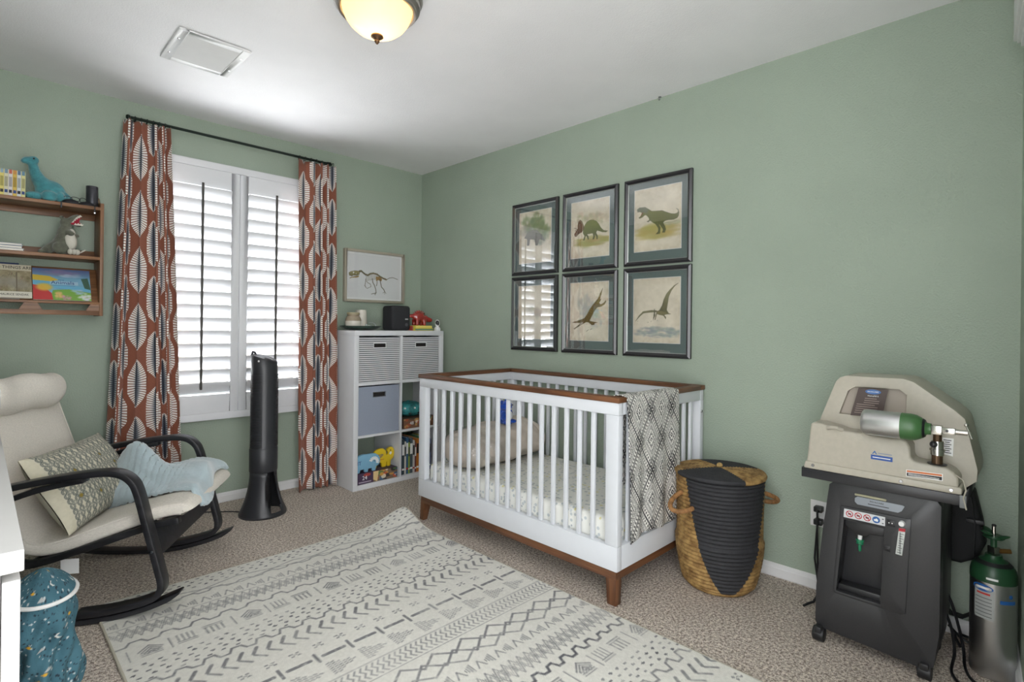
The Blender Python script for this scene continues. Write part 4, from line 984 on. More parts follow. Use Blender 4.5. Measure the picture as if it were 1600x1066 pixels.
# ================================================================ wall bookshelf
SX1, SX0, SY = -2.192, -2.985, -.20
ws = thing('wall_bookshelf', 'walnut three-tier wall bookshelf left of the curtain', 'shelf', ((SX0 + SX1) / 2, -.1, 1.19))
M_wal2 = wood('shelf_walnut', rgb(104, 70, 46), rgb(146, 104, 70), 'X'); M_wal2z = wood('shelf_walnut_z', rgb(104, 70, 46), rgb(146, 104, 70), 'Z')
for xa in (SX0, SX1 - .016):
    b = MB().prism([(0, 1.191), (-SY, 1.191), (-SY, 1.792), (.09, 1.806), (.035, 1.848), (0, 1.848)], .016, frame((xa, 0, 0), (0, -1, 0), (0, 0, 1), (1, 0, 0)))
    b.build('side_panel', M_wal2z, ws, bevel=.002, world=True)
def sb(name, lo, hi, m=M_wal2): return MB().box(lo, hi).build(name, m, ws, bevel=.0015, world=True)
xa, xb = SX0 + .016, SX1 - .016
sb('shelf_board', (xa, SY, 1.754), (xb, -.002, 1.771)); sb('shelf_board', (xa, SY, 1.488), (xb, -.002, 1.505)); sb('back_rail', (xa, -.014, 1.505), (xb, -.002, 1.55)); sb('back_rail', (xa, -.014, 1.72), (xb, -.002, 1.754))
SLP = math.degrees(math.atan2(.10, .17))
MB().box((0, 0, 0), (xb - xa, .21, .010), frame((xa, -.165, 1.266), (1, 0, 0), Vector((0, .10, .17)).normalized(), Vector((0, -.17, .10)).normalized()) @ T(0, 0, -.012)).build('display_panel', M_wal2, ws, bevel=.001, world=True)
sb('ledge', (xa, SY, 1.252), (xb, -.12, 1.264)); sb('bottom_rail', (xa, SY + .002, 1.194), (xb, SY + .016, 1.218))
# lip with long bevelled cut-outs
lip = MB()
lz0, lz1 = 1.218, 1.252; yy = SY + .002
def lipseg(x0, x1, x2, x3): lip.prism([(x0, lz0), (x3, lz0), (x2, lz1), (x1, lz1)], .014, frame((0, yy + .014, 0), (1, 0, 0), (0, 0, 1), (0, -1, 0)))
for name_, q in (('lip_block', (-2.265, -2.245, xb - .0005, xb)), ('lip_block', (-2.525, -2.505, -2.455, -2.435)), ('lip_block', (-2.80, -2.78, -2.73, -2.71))):
    lip = MB(); lipseg(*q); lip.build(name_, M_wal2, ws, world=True)
# what stands on it
TB = 1.7715
scol = [('pale green', (158, 190, 150), (158, 190, 150)), ('yellow and light blue', (216, 202, 108), (142, 168, 184)), ('cream and blue-grey', (210, 204, 170), (110, 138, 158)), ('white and red', (212, 206, 204), (190, 92, 62)), ('golden yellow and orange', (206, 172, 62), (198, 136, 58)), ('white and dark blue', (206, 210, 206), (78, 106, 134)), ('pale yellow and teal blue', (204, 200, 136), (84, 124, 146))]
x = -2.612
for k, (nm, c1, c2) in enumerate(scol):
    book('small_picture_book', nm + ' small book in the row beside the teal plush', x, x + .0148, -.192, -.09, TB, .126, rgb(*c1), 'small books on the top wall shelf', marks=[(.84, .999, pm('spine_top', rgb(*c2), .5)), (.10, .22, M_tk if k % 2 else M_tb), (.34, .72, pm('spine_text', tuple(.55 * lin(v) for v in c1) + (1,), .6))])
    x += .0154
M_plush_t = pm('teal_plush', rgb(70, 140, 148), .95, var=(45, .18), bump=(160, .7, .004), sheen=.5)
dn = thing('plush_long_neck_dinosaur', 'teal plush long-necked dinosaur sitting on the top shelf', 'plush toy', (-2.424, -.118, TB), 0)
b = MB(); b.ell((.018, .0, .062), (.062, .044, .056), 24, 16)
b.tube([(-.005, 0, .085), (-.028, -.002, .115), (-.043, -.004, .150), (-.050, -.006, .182), (-.056, -.008, .200)], [.042, .031, .024, .020, .021], 16)
b.ell((-.062, -.010, .200), (.032, .022, .020), 20, 12); b.ell((-.047, -.010, .206), (.022, .022, .020), 18, 12); b.ell((-.083, -.014, .193), (.015, .017, .013), 16, 10)
b.ell((-.048, -.030, .022), (.036, .022, .022), 18, 10); b.ell((.012, -.046, .028), (.034, .024, .028), 18, 10); b.ell((.055, -.030, .030), (.022, .026, .030), 18, 10); b.ell((.012, -.050, .014), (.028, .020, .014), 16, 8)
b.tube([(.06, .01, .05), (.085, .0, .035), (.094, -.03, .018), (.088, -.05, .012)], [.03, .022, .016, .010], 12)
b.ell((-.05, .03, .02), (.028, .02, .02), 14, 8)
bd = fuse(b.build('body', M_plush_t, dn), .0042, 8)
MB().ell((-.048, -.0315, .209), (.004, .003, .0045), 10, 8).build('eye', M_black, dn)
sc_ = thing('cylinder_speaker', 'dark grey cylindrical speaker at the end of the top shelf', 'speaker', (-2.236, -.135, TB))
M_gm = pm('gunmetal', rgb(70, 70, 76), .35, .6)
MB().lathe([(0, 0), (.026, 0), (.0265, .003), (.0265, .112), (.025, .115), (.023, .115), (.022, .112), (0, .112)], 40).build('body', M_gm, sc_, smooth=30)
MB().lathe([(0, .1125), (.0215, .1125), (.0215, .1135), (0, .1138)], 32).build('top_disc', M_black, sc_)
MB().lathe([(.0267, .100), (.0269, .100), (.0269, .1015), (.0267, .1015)], 40).build('groove', M_black, sc_)
bm_ = thing('black_strap_bundle', 'black padded fabric bundle with looped cords and dangling straps', 'straps', (-2.294, -.165, TB))
M_bk = pm('black_satin_fabric', rgb(30, 31, 36), .55, bump=(60, .4, .004))
for x_, y_, rx, rz in ((-.034, -.005, .040, .026), (.032, -.008, .038, .022)):
    MB().surf(lambda u, v: (x_ + rx * math.cos(2 * math.pi * u) * math.cos(v * math.pi / 2), y_ + .026 * math.sin(2 * math.pi * u) * math.cos(v * math.pi / 2), rz * math.sin(v * math.pi / 2)), 28, 8, cu=True).build('pad', M_bk, bm_, smooth=True)
for cx_, r_ in ((-.045, .018), (-.015, .020), (.018, .016)):
    MB().tube([(cx_ + r_ * math.cos(a), .004 + .006 * math.sin(2 * a), .030 + .011 * math.sin(a)) for a in (2 * math.pi * k / 18 for k in range(18))], .0016, 6, True).build('cord_loop', M_bk, bm_)
for x_, l_ in ((-.074, .030), (.062, .034)):
    MB().sweep([(x_ * .7, -.020, .010), (x_, -.036, .004), (x_, -.040, -.004), (x_ - .001, -.041, -l_)], (1, 0, 0), .006, .0015).build('dangling_strap', M_bk, bm_)
MB().box((.058, -.0435, -.040), (.064, -.0395, -.034)).build('strap_tip', M_chrome, bm_)

M_plush_o = pm('olive_grey_plush', rgb(98, 100, 86), .95, var=(50, .2), bump=(170, .7, .004), sheen=.5); M_plush_w = pm('ivory_plush', rgb(206, 202, 190), .95, bump=(170, .5, .003))
tx = thing('plush_open_mouth_dinosaur', 'olive plush meat-eating dinosaur with open toothy mouth on the middle shelf', 'plush toy', (-2.350, -.135, 1.5055), 0)
b = MB(); b.ell((0, 0, .062), (.044, .042, .060), 22, 14); b.ell((.004, -.004, .115), (.034, .032, .045), 20, 12); b.ell((-.014, -.030, .034), (.036, .022, .034), 18, 10)
b.ell((.010, -.004, .170), (.030, .028, .026), 20, 12)
b.add(*(lambda m: (m.v, m.f))(MB().ell((0, 0, 0), (.034, .023, .014), 18, 10, T(.034, -.008, .196) @ rotm('Y', -38))))
b.add(*(lambda m: (m.v, m.f))(MB().ell((0, 0, 0), (.028, .020, .010), 18, 10, T(.044, -.008, .166) @ rotm('Y', 12))))
b.tube([(-.02, .0, .05), (-.06, .012, .028), (-.085, .0, .014), (-.10, -.02, .010)], [.036, .024, .014, .008], 12)
b.ell((.018, -.032, .118), (.016, .013, .014), 12, 8); b.tube([(.008, -.030, .122), (.024, -.044, .108), (.036, -.044, .118)], [.014, .012, .011], 10); b.tube([(.03, .02, .12), (.05, .010, .104), (.056, .0, .112)], [.014, .012, .011], 10)
b.ell((-.012, -.020, .194), (.012, .010, .009), 12, 8)
fuse(b.build('body', M_plush_o, tx), .0042, 6)
MB().ell((.022, -.016, .072), (.030, .034, .052), 18, 12).build('belly', M_plush_w, tx, smooth=True)
MB().ell((.026, -.016, .118), (.018, .024, .022), 16, 10).build('chest', M_plush_w, tx, smooth=True)
for x_, y_ in ((.020, -.056), (.036, -.062), (.050, -.050)): MB().ell((x_, y_, .016), (.012, .016, .015), 12, 8).build('toe', M_plush_w, tx, smooth=True)
MB().surf(lambda u, v: (.052 + .032 * v, -.036 + .02 * (u - .5) - .012 * v, .006 + .022 * v), 6, 6).build('sole', M_plush_w, tx).modifiers.new('thickness', 'SOLIDIFY').thickness = .006
mo = MB().prism([(.022, .164), (.040, .192), (.058, .212), (.066, .206), (.060, .188), (.058, .176), (.070, .166), (.066, .160), (.044, .160)], .006, frame((0, -.022, 0), (1, 0, 0), (0, 0, 1), (0, -1, 0))).build('mouth', pm('dark_red_felt', rgb(150, 30, 52), .9), tx)
tz = [(.026, .170), (.046, .202), (.062, .216), (.070, .208), (.062, .205), (.058, .198), (.052, .200), (.051, .191), (.044, .192), (.044, .183), (.037, .182), (.036, .174)]
MB().prism(tz, .003, frame((0, -.029, 0), (1, 0, 0), (0, 0, 1), (0, -1, 0))).build('upper_teeth', M_plush_w, tx)
MB().prism([(.036, .160), (.074, .160), (.076, .170), (.070, .166), (.066, .173), (.060, .166), (.054, .173), (.048, .165), (.042, .171)], .003, frame((0, -.029, 0), (1, 0, 0), (0, 0, 1), (0, -1, 0))).build('lower_teeth', M_plush_w, tx)
MB().ell((-.008, -.030, .196), (.003, .003, .003), 8, 6).build('eye', M_black, tx)
z = 1.5055
for k, (nm, c_, h_, xe) in enumerate((('white', (206, 206, 202), .012, -2.506), ('dark blue', (70, 88, 112), .013, -2.512), ('grey', (150, 160, 168), .011, -2.512))):
    t = thing('flat_book', nm + ' thin book in the flat stack on the middle shelf', 'book', (-2.60, -.11, z), group='stacked books on the middle wall shelf')
    MB().box((xe - .19, -.185, z), (xe, -.04, z + .0018)).box((xe - .19, -.185, z + h_ - .0018), (xe, -.04, z + h_)).box((xe - .19, -.042, z + .0018), (xe, -.04, z + h_ - .0018)).build('cover', pm('cover_' + nm, rgb(*c_), .4), t, world=True)
    MB().box((xe - .188, -.182, z + .0018), (xe - .003, -.042, z + h_ - .0018)).build('pages', M_cream, t, world=True); z += h_ + .0004
def cover_book(name, label, x0, x1, h, art, off=0.0):
    t = thing(name, label, 'picture book', ((x0 + x1) / 2, -.17, 1.2645), group='picture books on the sloped display shelf')
    upv = Vector((0, .10, .17)).normalized(); nv = Vector((0, -.17, .10)).normalized()
    A = frame((x0, -.1695, 1.2655), (1, 0, 0), upv, nv) @ T(0, 0, off)
    MB().box((0, 0, 0), (x1 - x0, h, .008), A).build('book_block', M_cream, t, bevel=.001, world=True)
    canvas_obj(art, flat(A @ T(0, 0, .0086) @ Matrix.Diagonal((x1 - x0, h, 1, 1))), 'front_cover', M_print, t, world=True)
    return t, A @ T(0, 0, .0092)
hb_ = .197
c = Canvas(190, 130, (150, 140, 112)); c.mottle(20, 22); c.mottle(6, 14)
for k in range(140):
    x, y = 190 * rng.random(), 26 + 80 * rng.random(); c.line([(x, y), (x + rng.normal(0, 7), y + 8 + 10 * rng.random())], 1.2, [(96, 92, 80), (176, 168, 140), (120, 124, 92), (140, 100, 84)][k % 4], .6)
for x, y, r in ((130, 66, 22), (160, 80, 20), (90, 80, 18)): c.oval(x, y, r * 1.5, r * .8, (150, 146, 136), .6, .5)
c.rect(0, 0, 190, 24, (206, 200, 178)); c.rect(0, 106, 190, 130, (214, 210, 196)); c.rect(150, 30, 153, 106, (110, 100, 84))
wb, A = cover_book('picture_book', 'worn grey-brown picture book with a title band, left of the bright one', -2.752, -2.474, hb_, c, .0095)
text('WHERE THE WILD THINGS ARE', .0245, A @ T(.140, hb_ * .905, 0), M_tk, wb, sx=.80); text('MAURICE SENDAK', .0165, A @ T(.212, hb_ * .09, 0), M_tk, wb, sx=.78)
c = Canvas(180, 140, (120, 170, 196)); c.mottle(30, 12)
c.blend(np.clip(1 - c.Y / 46, 0, 1), (84, 92, 136), .9); wash(c, 90, 18, 60, 12, (140, 120, 150), .3); wash(c, 120, 30, 40, 8, (172, 190, 206), .3)
c.poly([(0, 30), (50, 34), (80, 50), (40, 62), (0, 56)], (208, 180, 70)); c.poly([(0, 54), (60, 58), (180, 84), (180, 100), (60, 84), (0, 76)], (110, 176, 206))
c.poly([(60, 96), (110, 90), (180, 104), (180, 140), (50, 140)], (122, 168, 76)); c.poly([(0, 74), (30, 80), (56, 110), (60, 140), (0, 140)], (190, 66, 66)); c.oval(34, 84, 24, 16, (214, 178, 74), .95, .3)
c.poly([(150, 40), (172, 36), (180, 90), (160, 84)], (66, 96, 76), .9); wash(c, 160, 122, 18, 14, (214, 214, 218), .6); wash(c, 76, 118, 14, 14, (226, 190, 120), .5); wash(c, 100, 128, 14, 10, (206, 150, 170), .5); wash(c, 140, 100, 20, 10, (160, 190, 214), .5)
c.rect(52, 56, 140, 72, (206, 216, 226), .45); c.rect(54, 73, 130, 76, (90, 110, 150), .5)
ab, A = cover_book('picture_book', 'bright colourful picture book with the word Animals on its cover', -2.470, -2.238, .192, c)
text('Animals', .030, A @ T(.118, .106, 0), M_tb, ab, sx=1.0); text('Disney', .009, A @ T(.112, .124, 0), M_tb, ab)
c = Canvas(40, 30, (52, 66, 104)); nb, A = cover_book('picture_book', 'dark blue picture book hidden behind the worn one, only its top edge showing', -2.80, -2.52, .213, c, .0002)

# ================================================================ area rug
RX0, RX1, RY1, RLEN = -2.325, -.862, -1.068, 2.26
PM = 250.0
RW, RH = int((RX1 - RX0) * PM), int(RLEN * PM)
rc = Canvas(RW, RH, (220, 218, 210)); INK = Canvas(RW, RH, (0, 0, 0))
def ink(pts, w, k=1.0): INK.line([(x * PM, y * PM) for x, y in pts], w * PM, (k, k, k))
def dot(x, y, rx, ry, k=1.0): INK.oval(x * PM, y * PM, rx * PM, ry * PM, (k, k, k))
WR = (RX1 - RX0)
def jit(s=.002): return float(rng.normal(0, s))
def dots(v0, rows, dv=.024, du=.043):
    for r in range(rows):
        x = .02 + (r % 2) * .012
        while x < WR - .01: dot(x + jit(), v0 + r * dv + jit(), .0085, .0052, .45 + .55 * rng.random()); x += du
def meander(v, per=.085, amp=.013, k=.75, w=.0085):
    pts = []; x = 0.0; s = 1
    while x < WR: pts += [(x, v + s * amp + jit()), (x + per * .34, v + s * amp + jit())]; s = -s; x += per * .5
    ink(pts, w, k)
def zig(v, per, amp, k=.7, w=.006, ph=0.0):
    n = int(WR / per * 2) + 2; ink([((i + ph) * per / 2, v + (amp if i % 2 else -amp) + jit()) for i in range(n)], w, k)
def hatch(v, h=.028, k=.65):
    x = .01
    while x < WR:
        for i in range(4): ink([(x + i * .009, v - h * (i + 1) / 5), (x + i * .009, v + h * (i + 1) / 5)], .0045, k)
        ink([(x + .045, v + h * .7), (x + .062, v - h * .7), (x + .079, v + h * .7)], .005, k); x += .088
def net(v, h=.034, per=.062, k=.62):
    for ph in (0, 1): zig(v, per, h, k, .0045, ph)
    for ph in (0, 1): zig(v, per / 2, h * .5, k * .8, .0035, ph)
def motifs(v, h=.036):
    x = .03
    while x < WR:
        ink([(x, v - h), (x, v + h)], .005, .7)
        c0 = x + .065
        for j in range(4): ink([(c0 - .036 + j * .008, v - .004 + j * .008), (c0, v - h + j * .014), (c0 + .036 - j * .008, v - .004 + j * .008)], .006, .75)
        for j in range(3): ink([(c0 - .03, v + .008 + j * .011), (c0 + .03, v + .008 + j * .011)], .005, .6)
        ink([(x + .125, v - h), (x + .125, v + h)], .005, .7)
        for j in range(4): ink([(x + .15 + j * .016, v - h * .9), (x + .15 + j * .016, v + h * .35)], .005, .65)
        ink([(x + .145, v + h * .5), (x + .205, v + h * .5)], .005, .7); ink([(x + .145, v + h * .8), (x + .205, v + h * .8)], .005, .6)
        ink([(x + .235, v - h * .8), (x + .30, v - h * .8)], .006, .7); ink([(x + .235, v - h * .5), (x + .30, v - h * .5)], .005, .6)
        for j in range(4): ink([(x + .24 + j * .018, v - h * .4), (x + .24 + j * .018, v + h * .8)], .007, .65)
        x += .335
def arrows(v, h=.038, per=.048, k=.85):
    x = .0
    while x < WR + .04:
        ink([(x + .026, v - h), (x + .004, v - .004)], .013, k * (.7 + .3 * rng.random())); ink([(x + .004, v + .004), (x + .034, v + h)], .009, k * .8); x += per
def glyphs(v):
    x = .03
    while x < WR:
        for a, b in ((-.012, -.008), (.010, -.009), (-.011, .008), (.012, .009)): dot(x + a, v + b, .007, .005, .6)
        ink([(x - .004, v), (x + .006, v + .002)], .004, .7); x += .082
def dashes(v):
    x = .02
    while x < WR: ink([(x, v), (x + .075, v)], .016, .75); ink([(x + .098, v - .026), (x + .098, v + .026)], .011, .75); x += .122
def feathers(v, k=.7):
    x = .02; s = 1
    while x < WR:
        for j in range(6):
            q = j / 5; hh = .040 * (1 - q)
            for m_ in range(-3, 4):
                yy = v + m_ * .011
                if abs(m_ * .011) <= hh + .004: ink([(x + .016 * j, yy), (x + .016 * j + .009, yy - .003 * s)], .0055, k * (.6 + .4 * rng.random()))
        x += .118; s = -s
def herring(v, h=.034, k=.62):
    x = 0.0
    while x < WR: ink([(x + .012, v - h), (x, v - h * .5), (x + .012, v), (x, v + h * .5), (x + .012, v + h)], .006, k); x += .022
def rule(v, k=.5): ink([(0, v), (WR, v)], .0045, k)
dots(.022, 4); zig(.135, .50, .030, .6, .006); zig(.150, .50, .030, .6, .006, 1); meander(.165, .11, .008, .6); hatch(.238); rule(.276, .45); net(.325, .04); meander(.408, .10, .012); motifs(.492)
dots(.572, 5); meander(.694); arrows(.772); glyphs(.872); dashes(.944); feathers(1.03); rule(1.088); herring(1.132); rule(1.178); zig(1.225, .13, .026, .75, .009); zig(1.258, .13, .026, .75, .009, 1); zig(1.29, .13, .02, .6, .008); hatch(1.352, .026, .75)
net(1.448, .042, .07, .7); meander(1.532, .07, .013, 1.0, .010); motifs(1.612); dots(1.690, 4); meander(1.800, .08, .016, .7); arrows(1.888); glyphs(1.99); dashes(2.06); feathers(2.15); rule(2.21)
k_ = np.clip(INK.a[..., 0], 0, 1) * np.clip(.5 + 1.0 * rc.field(3), 0, 1) * np.clip(.6 + .9 * rc.field(40), 0, 1)
rc.mottle(2, 6); rc.mottle(60, 4); rc.blend(k_, (92, 92, 97), .97)
rug = thing('area_rug', 'cream area rug with grey tribal bands on the carpet before the crib', 'rug', ((RX0 + RX1) / 2, RY1 - RLEN / 2, 0))
def rug_fn(u, v):
    x = RX0 + (RX1 - RX0) * u; y = RY1 - RLEN * (1 - v)
    d = np.hypot(x - RX1, y - RY1); cz = .062 * np.exp(-(d / .16) ** 2)
    z = .012 + cz + .002 * np.sin(3 * x) * np.sin(2.3 * y) * np.clip(d, 0, 1)
    x = x + .012 * np.exp(-(d / .16) ** 2) * 1.0 + .012 * (1 - v) ; y = y + .012 * np.exp(-(d / .16) ** 2)
    return np.stack([x, y, z], -1)
M_rug = attr_mat('woven_wool_rug', .95, bump=(210, .5, .005), spec=.1)
canvas_obj(rc, rug_fn, 'pile', M_rug, rug, world=True)
edge = []; N_ = 60
for a, b_ in (((0, 1), (1, 1)), ((1, 1), (1, 0)), ((1, 0), (0, 0)), ((0, 0), (0, 1))):
    for i in range(N_): edge.append((a[0] + (b_[0] - a[0]) * i / N_, a[1] + (b_[1] - a[1]) * i / N_))
pe = rug_fn(np.array([e[0] for e in edge]), np.array([e[1] for e in edge])); pe[:, 2] -= .0055
MB().tube([tuple(p) for p in pe], .0062, 8, True).build('edge_binding', pm('cream_binding', rgb(190, 184, 168), .9, bump=(400, .4, .002)), rug, smooth=True, world=True)

# ================================================================ rocking armchair
CO = Vector((-2.205, -.872, .004)); CA = math.radians(-33)
ch = thing('rocking_armchair', 'black bentwood rocking armchair with cream cushion by the curtain', 'armchair', CO, CA)
M_bent = wood('black_stained_bentwood', rgb(22, 22, 25), rgb(40, 40, 44), 'X', .38)
def smooth_path(p, n=5):
    P = [Vector((a, 0, b)) for a, b in p]; out = []
    for i in range(len(P) - 1):
        p0, p1, p2, p3 = P[max(i - 1, 0)], P[i], P[i + 1], P[min(i + 2, len(P) - 1)]
        for k in range(n):
            t = k / n; out.append(.5 * ((2 * p1) + (p2 - p0) * t + (2 * p0 - 5 * p1 + 4 * p2 - p3) * t * t + (3 * p1 - p0 - 3 * p2 + p3) * t ** 3))
    return out + [P[-1]]
arm = smooth_path([(-.47, .485), (-.30, .515), (-.10, .553), (.06, .572), (.135, .568), (.180, .540), (.205, .490), (.240, .350), (.280, .190), (.293, .125), (.280, .088), (.235, .066), (.13, .044), (.0, .034)])
rock = smooth_path([(-.60, .120), (-.45, .066), (-.25, .024), (-.05, .010), (.10, .014), (.22, .036), (.30, .062), (.36, .092)])
brace = smooth_path([(.02, .548), (-.12, .520), (-.26, .470), (-.36, .415), (-.42, .37)])
seatf = smooth_path([(.325, .350), (.20, .325), (.0, .262), (-.15, .218), (-.225, .212), (-.285, .250), (-.335, .36), (-.39, .54), (-.45, .74), (-.50, .90)])
for s in (-1, 1):
    off = Vector((0, .333 * s, 0))
    MB().sweep([p + off for p in arm], (0, 1, 0), .058, .024).build('arm_and_leg', M_bent, ch, bevel=.004)
    MB().sweep([p + off for p in rock], (0, 1, 0), .056, [.020] * (len(rock) - 4) + [.018, .014, .010, .006]).build('rocker', M_bent, ch, bevel=.003)
    MB().sweep([p + off * .985 for p in brace], (0, 1, 0), .05, .020).build('arm_brace', M_bent, ch, bevel=.003)
    MB().sweep([p + Vector((0, .262 * s, 0)) for p in seatf], (0, 1, 0), .034, .026).build('seat_rail', M_bent, ch, bevel=.003)
    MB().lathe([(0, 0), (.007, 0), (.006, .003), (0, .0035)], 12, T(.262, .363 * s, .262) @ rotm('X', 90 * -s)).build('bolt', M_chrome, ch)
b = MB().box((-.011, -.305, -.055), (.011, .305, .055), T(.246, 0, .272) @ rotm('Y', -16)); b.build('front_crossbar', M_bent, ch, bevel=.003)
for x_, z_ in ((-.20, .206), (-.47, .80)): MB().box((-.01, -.245, -.025), (.01, .245, .025), T(x_, 0, z_) @ rotm('Y', 60 if x_ > -.3 else -15)).build('back_crossbar', M_bent, ch, bevel=.003)
M_linen = pm('cream_linen', rgb(216, 210, 200), .9, var=(120, .08), bump=(300, .35, .002), scale=(1, 1, 4))
mid = smooth_path([(.345, .380), (.33, .392), (.25, .383), (.10, .338), (-.08, .275), (-.185, .262), (-.245, .300), (-.295, .40), (-.345, .56), (-.40, .73), (-.455, .905)], 6)
def cush(u, v):
    i = v * (len(mid) - 1); k = min(int(i), len(mid) - 2); p = mid[k].lerp(mid[k + 1], i - k); d = (mid[k + 1] - mid[k]).normalized(); nrm = Vector((-d.z, 0, d.x)); nrm = -nrm if nrm.z < 0 and v < .45 else nrm
    nrm = Vector((d.z, 0, -d.x))
    a = 2 * math.pi * u; ca, sa = math.cos(a), math.sin(a); e = .34
    yy = abs(ca) ** e * (1 if ca > 0 else -1); nn = abs(sa) ** .55 * (1 if sa > 0 else -1)
    endr = min(1.0, (min(v, 1 - v) / .035 + .25)) ** .5
    puff = 1 + .10 * math.sin(3.3 * v * 6) * math.cos(yy * 1.4) + .05 * math.sin(yy * 5 + v * 20)
    return p + nrm * (nn * .036 * puff * endr) + Vector((0, yy * .272 * (1 - .02 * (1 - endr)), 0))
MB().surf(cush, 44, 110, cu=True).build('cushion', M_linen, ch, smooth=50)
rim = [cush(.045 if s > 0 else .455, k / 60) for s in (1,) for k in range(2, 59)]
for u_ in (.07, .43):
    MB().tube([cush(u_, k / 70) for k in range(2, 69)], .0035, 6).build('piping', M_linen, ch, smooth=True)
def headr(u, v):
    a = 2 * math.pi * u; y = -1 + 2 * v; r = (1 - abs(y) ** 7) ** .5 if abs(y) < 1 else 0
    return Vector((-.385 + .068 * r * math.cos(a) + .01 * math.sin(4 * y), .248 * y, .845 + .078 * r * math.sin(a) + .006 * math.sin(7 * y + 1)))
MB().surf(headr, 36, 40, cu=True).build('head_cushion', M_linen, ch, smooth=True)
MB().box((-.13, -.20, .135), (-.065, -.199, .195)).build('care_label', M_tw, ch)

# scroll-print pillow
pw_, ph_ = 240, 150
pc = Canvas(pw_, ph_, (206, 200, 180)); ik = (92, 98, 96)
for r in range(8):
    for q in range(16):
        cx, cy = 22 + q * 14.5, 8 + r * 19.5; s = 1 if (r + q) % 2 else -1
        for m_, wd in ((4.6, 1.5), (2.4, 1.1)):
            up_ = [(cx + s * m_ * math.cos(t), cy - 4.6 - m_ * math.sin(t)) for t in (math.radians(-60 + 270 * k / 12) for k in range(13))]
            lo_ = [(cx - s * m_ * math.cos(t), cy + 4.6 + m_ * math.sin(t)) for t in (math.radians(-60 + 270 * k / 12) for k in range(13))]
            pc.line(up_, wd, ik, .85); pc.line(lo_, wd, ik, .85); pc.line([up_[-1], (cx, cy), lo_[-1]], wd, ik, .85)
        pc.line([(cx + 7.2, cy - 3.6), (cx + 9.6, cy), (cx + 7.2, cy + 3.6), (cx + 4.8, cy), (cx + 7.2, cy - 3.6)], 1.0, ik, .8)
for x, y in ((60, 54), (110, 84), (150, 44), (185, 70), (90, 110), (44, 100), (168, 108)): pc.poly([(x, y - 5), (x + 4.5, y), (x, y + 5), (x - 4.5, y)], (142, 122, 48)); pc.line([(x, y - 6), (x + 6, y), (x, y + 6), (x - 6, y), (x, y - 6)], 1.0, ik)
pc.rect(0, 0, 14, ph_, (206, 200, 178)); pc.mottle(3, 4)
pil = thing('scroll_pillow', 'cream lumbar pillow with grey scroll print propped in the rocking chair', 'pillow', CO + Vector((0, 0, .30)), CA)
PF = frame((-.140, -.012, .470), (0, 1, 0), Vector((-.50, 0, .866)), Vector((.866, 0, .50)))
def pil_fn(sgn):
    a = np.array(T(0, 0, -.0) @ PF)
    def fn(u, v):
        s = 2 * u - 1; t = 2 * v - 1
        dpt = ((1 - np.abs(s) ** 2.6) * (1 - np.abs(t) ** 2.6)).clip(0) ** .55 * .068 + .002
        X = .285 * s * (1 - .05 * (1 - np.abs(t) ** 2) * 0 - .035 * (1 - t * t)); Y = .172 * t * (1 - .05 * (1 - s * s)); Z = sgn * dpt + .004 * np.sin(9 * s + 3 * t)
        return np.stack([a[i, 0] * X + a[i, 1] * Y + a[i, 2] * Z + a[i, 3] - (.30 if i == 2 else 0) for i in range(3)], -1)
    return fn
M_pil = attr_mat('printed_linen', .9, bump=(300, .3, .002))
canvas_obj(pc, pil_fn(1), 'printed_face', M_pil, pil)
pb = Canvas(40, 28, (204, 198, 178)); canvas_obj(pb, pil_fn(-1), 'plain_back', M_pil, pil)

# blue fleece blanket bunched on the seat
M_fleece = pm('pale_blue_fleece', rgb(168, 184, 190), .95, var=(10, .10), bump=(90, .35, .004), sheen=.6)
bl = thing('fleece_blanket', 'pale blue fleece blanket bunched on the rocking chair seat', 'blanket', CO + Vector((0, 0, .30)), CA)
def seat_top(x):
    best = None
    for p in mid[:30]:
        if best is None or abs(p.x - x) < abs(best.x - x): best = p
    return best.z + .036
def fleece(u, v):
    # u along the seat front(1)..back(0), v across near(0)..far(1)
    x = -.10 + .455 * u + .03 * math.sin(5 * v + 1); y = -.10 + .37 * v - .10 * (u - .3) * (1 - v) + .10 * (1 - u) * (1 - v)
    e = min(u, 1 - u, v, 1 - v); rise = min(1, e / .06) ** .6
    hump = .205 * math.exp(-((u - .22) / .27) ** 2 - ((v - .55) / .36) ** 2) + .060 * math.exp(-((u - .74) / .25) ** 2 - ((v - .62) / .26) ** 2)
    fold = .015 * math.sin(10 * v + 5 * u + 2 * math.sin(4 * u)) + .010 * math.sin(8 * (u + v) + 1)
    z = seat_top(min(x, .34)) + .006 + rise * (.020 + hump + max(-.012, fold) * (.6 + .6 * u))
    if x > .335: z -= (x - .335) * 1.3
    return Vector((x, y, z - .30))
o = MB().surf(fleece, 70, 60).build('fleece_sheet', M_fleece, bl, smooth=True)
md = o.modifiers.new('thickness', 'SOLIDIFY'); md.thickness = .012; md.offset = 1
hem = [fleece(u / 40, .0) for u in range(3, 41)] + [fleece(1, v / 40) for v in range(1, 41)]
MB().tube([p + Vector((0, 0, .008)) for p in hem], [.0095 + .002 * math.sin(k * 1.9) for k in range(len(hem))], 8).build('ruffled_hem', M_fleece, bl, smooth=True)

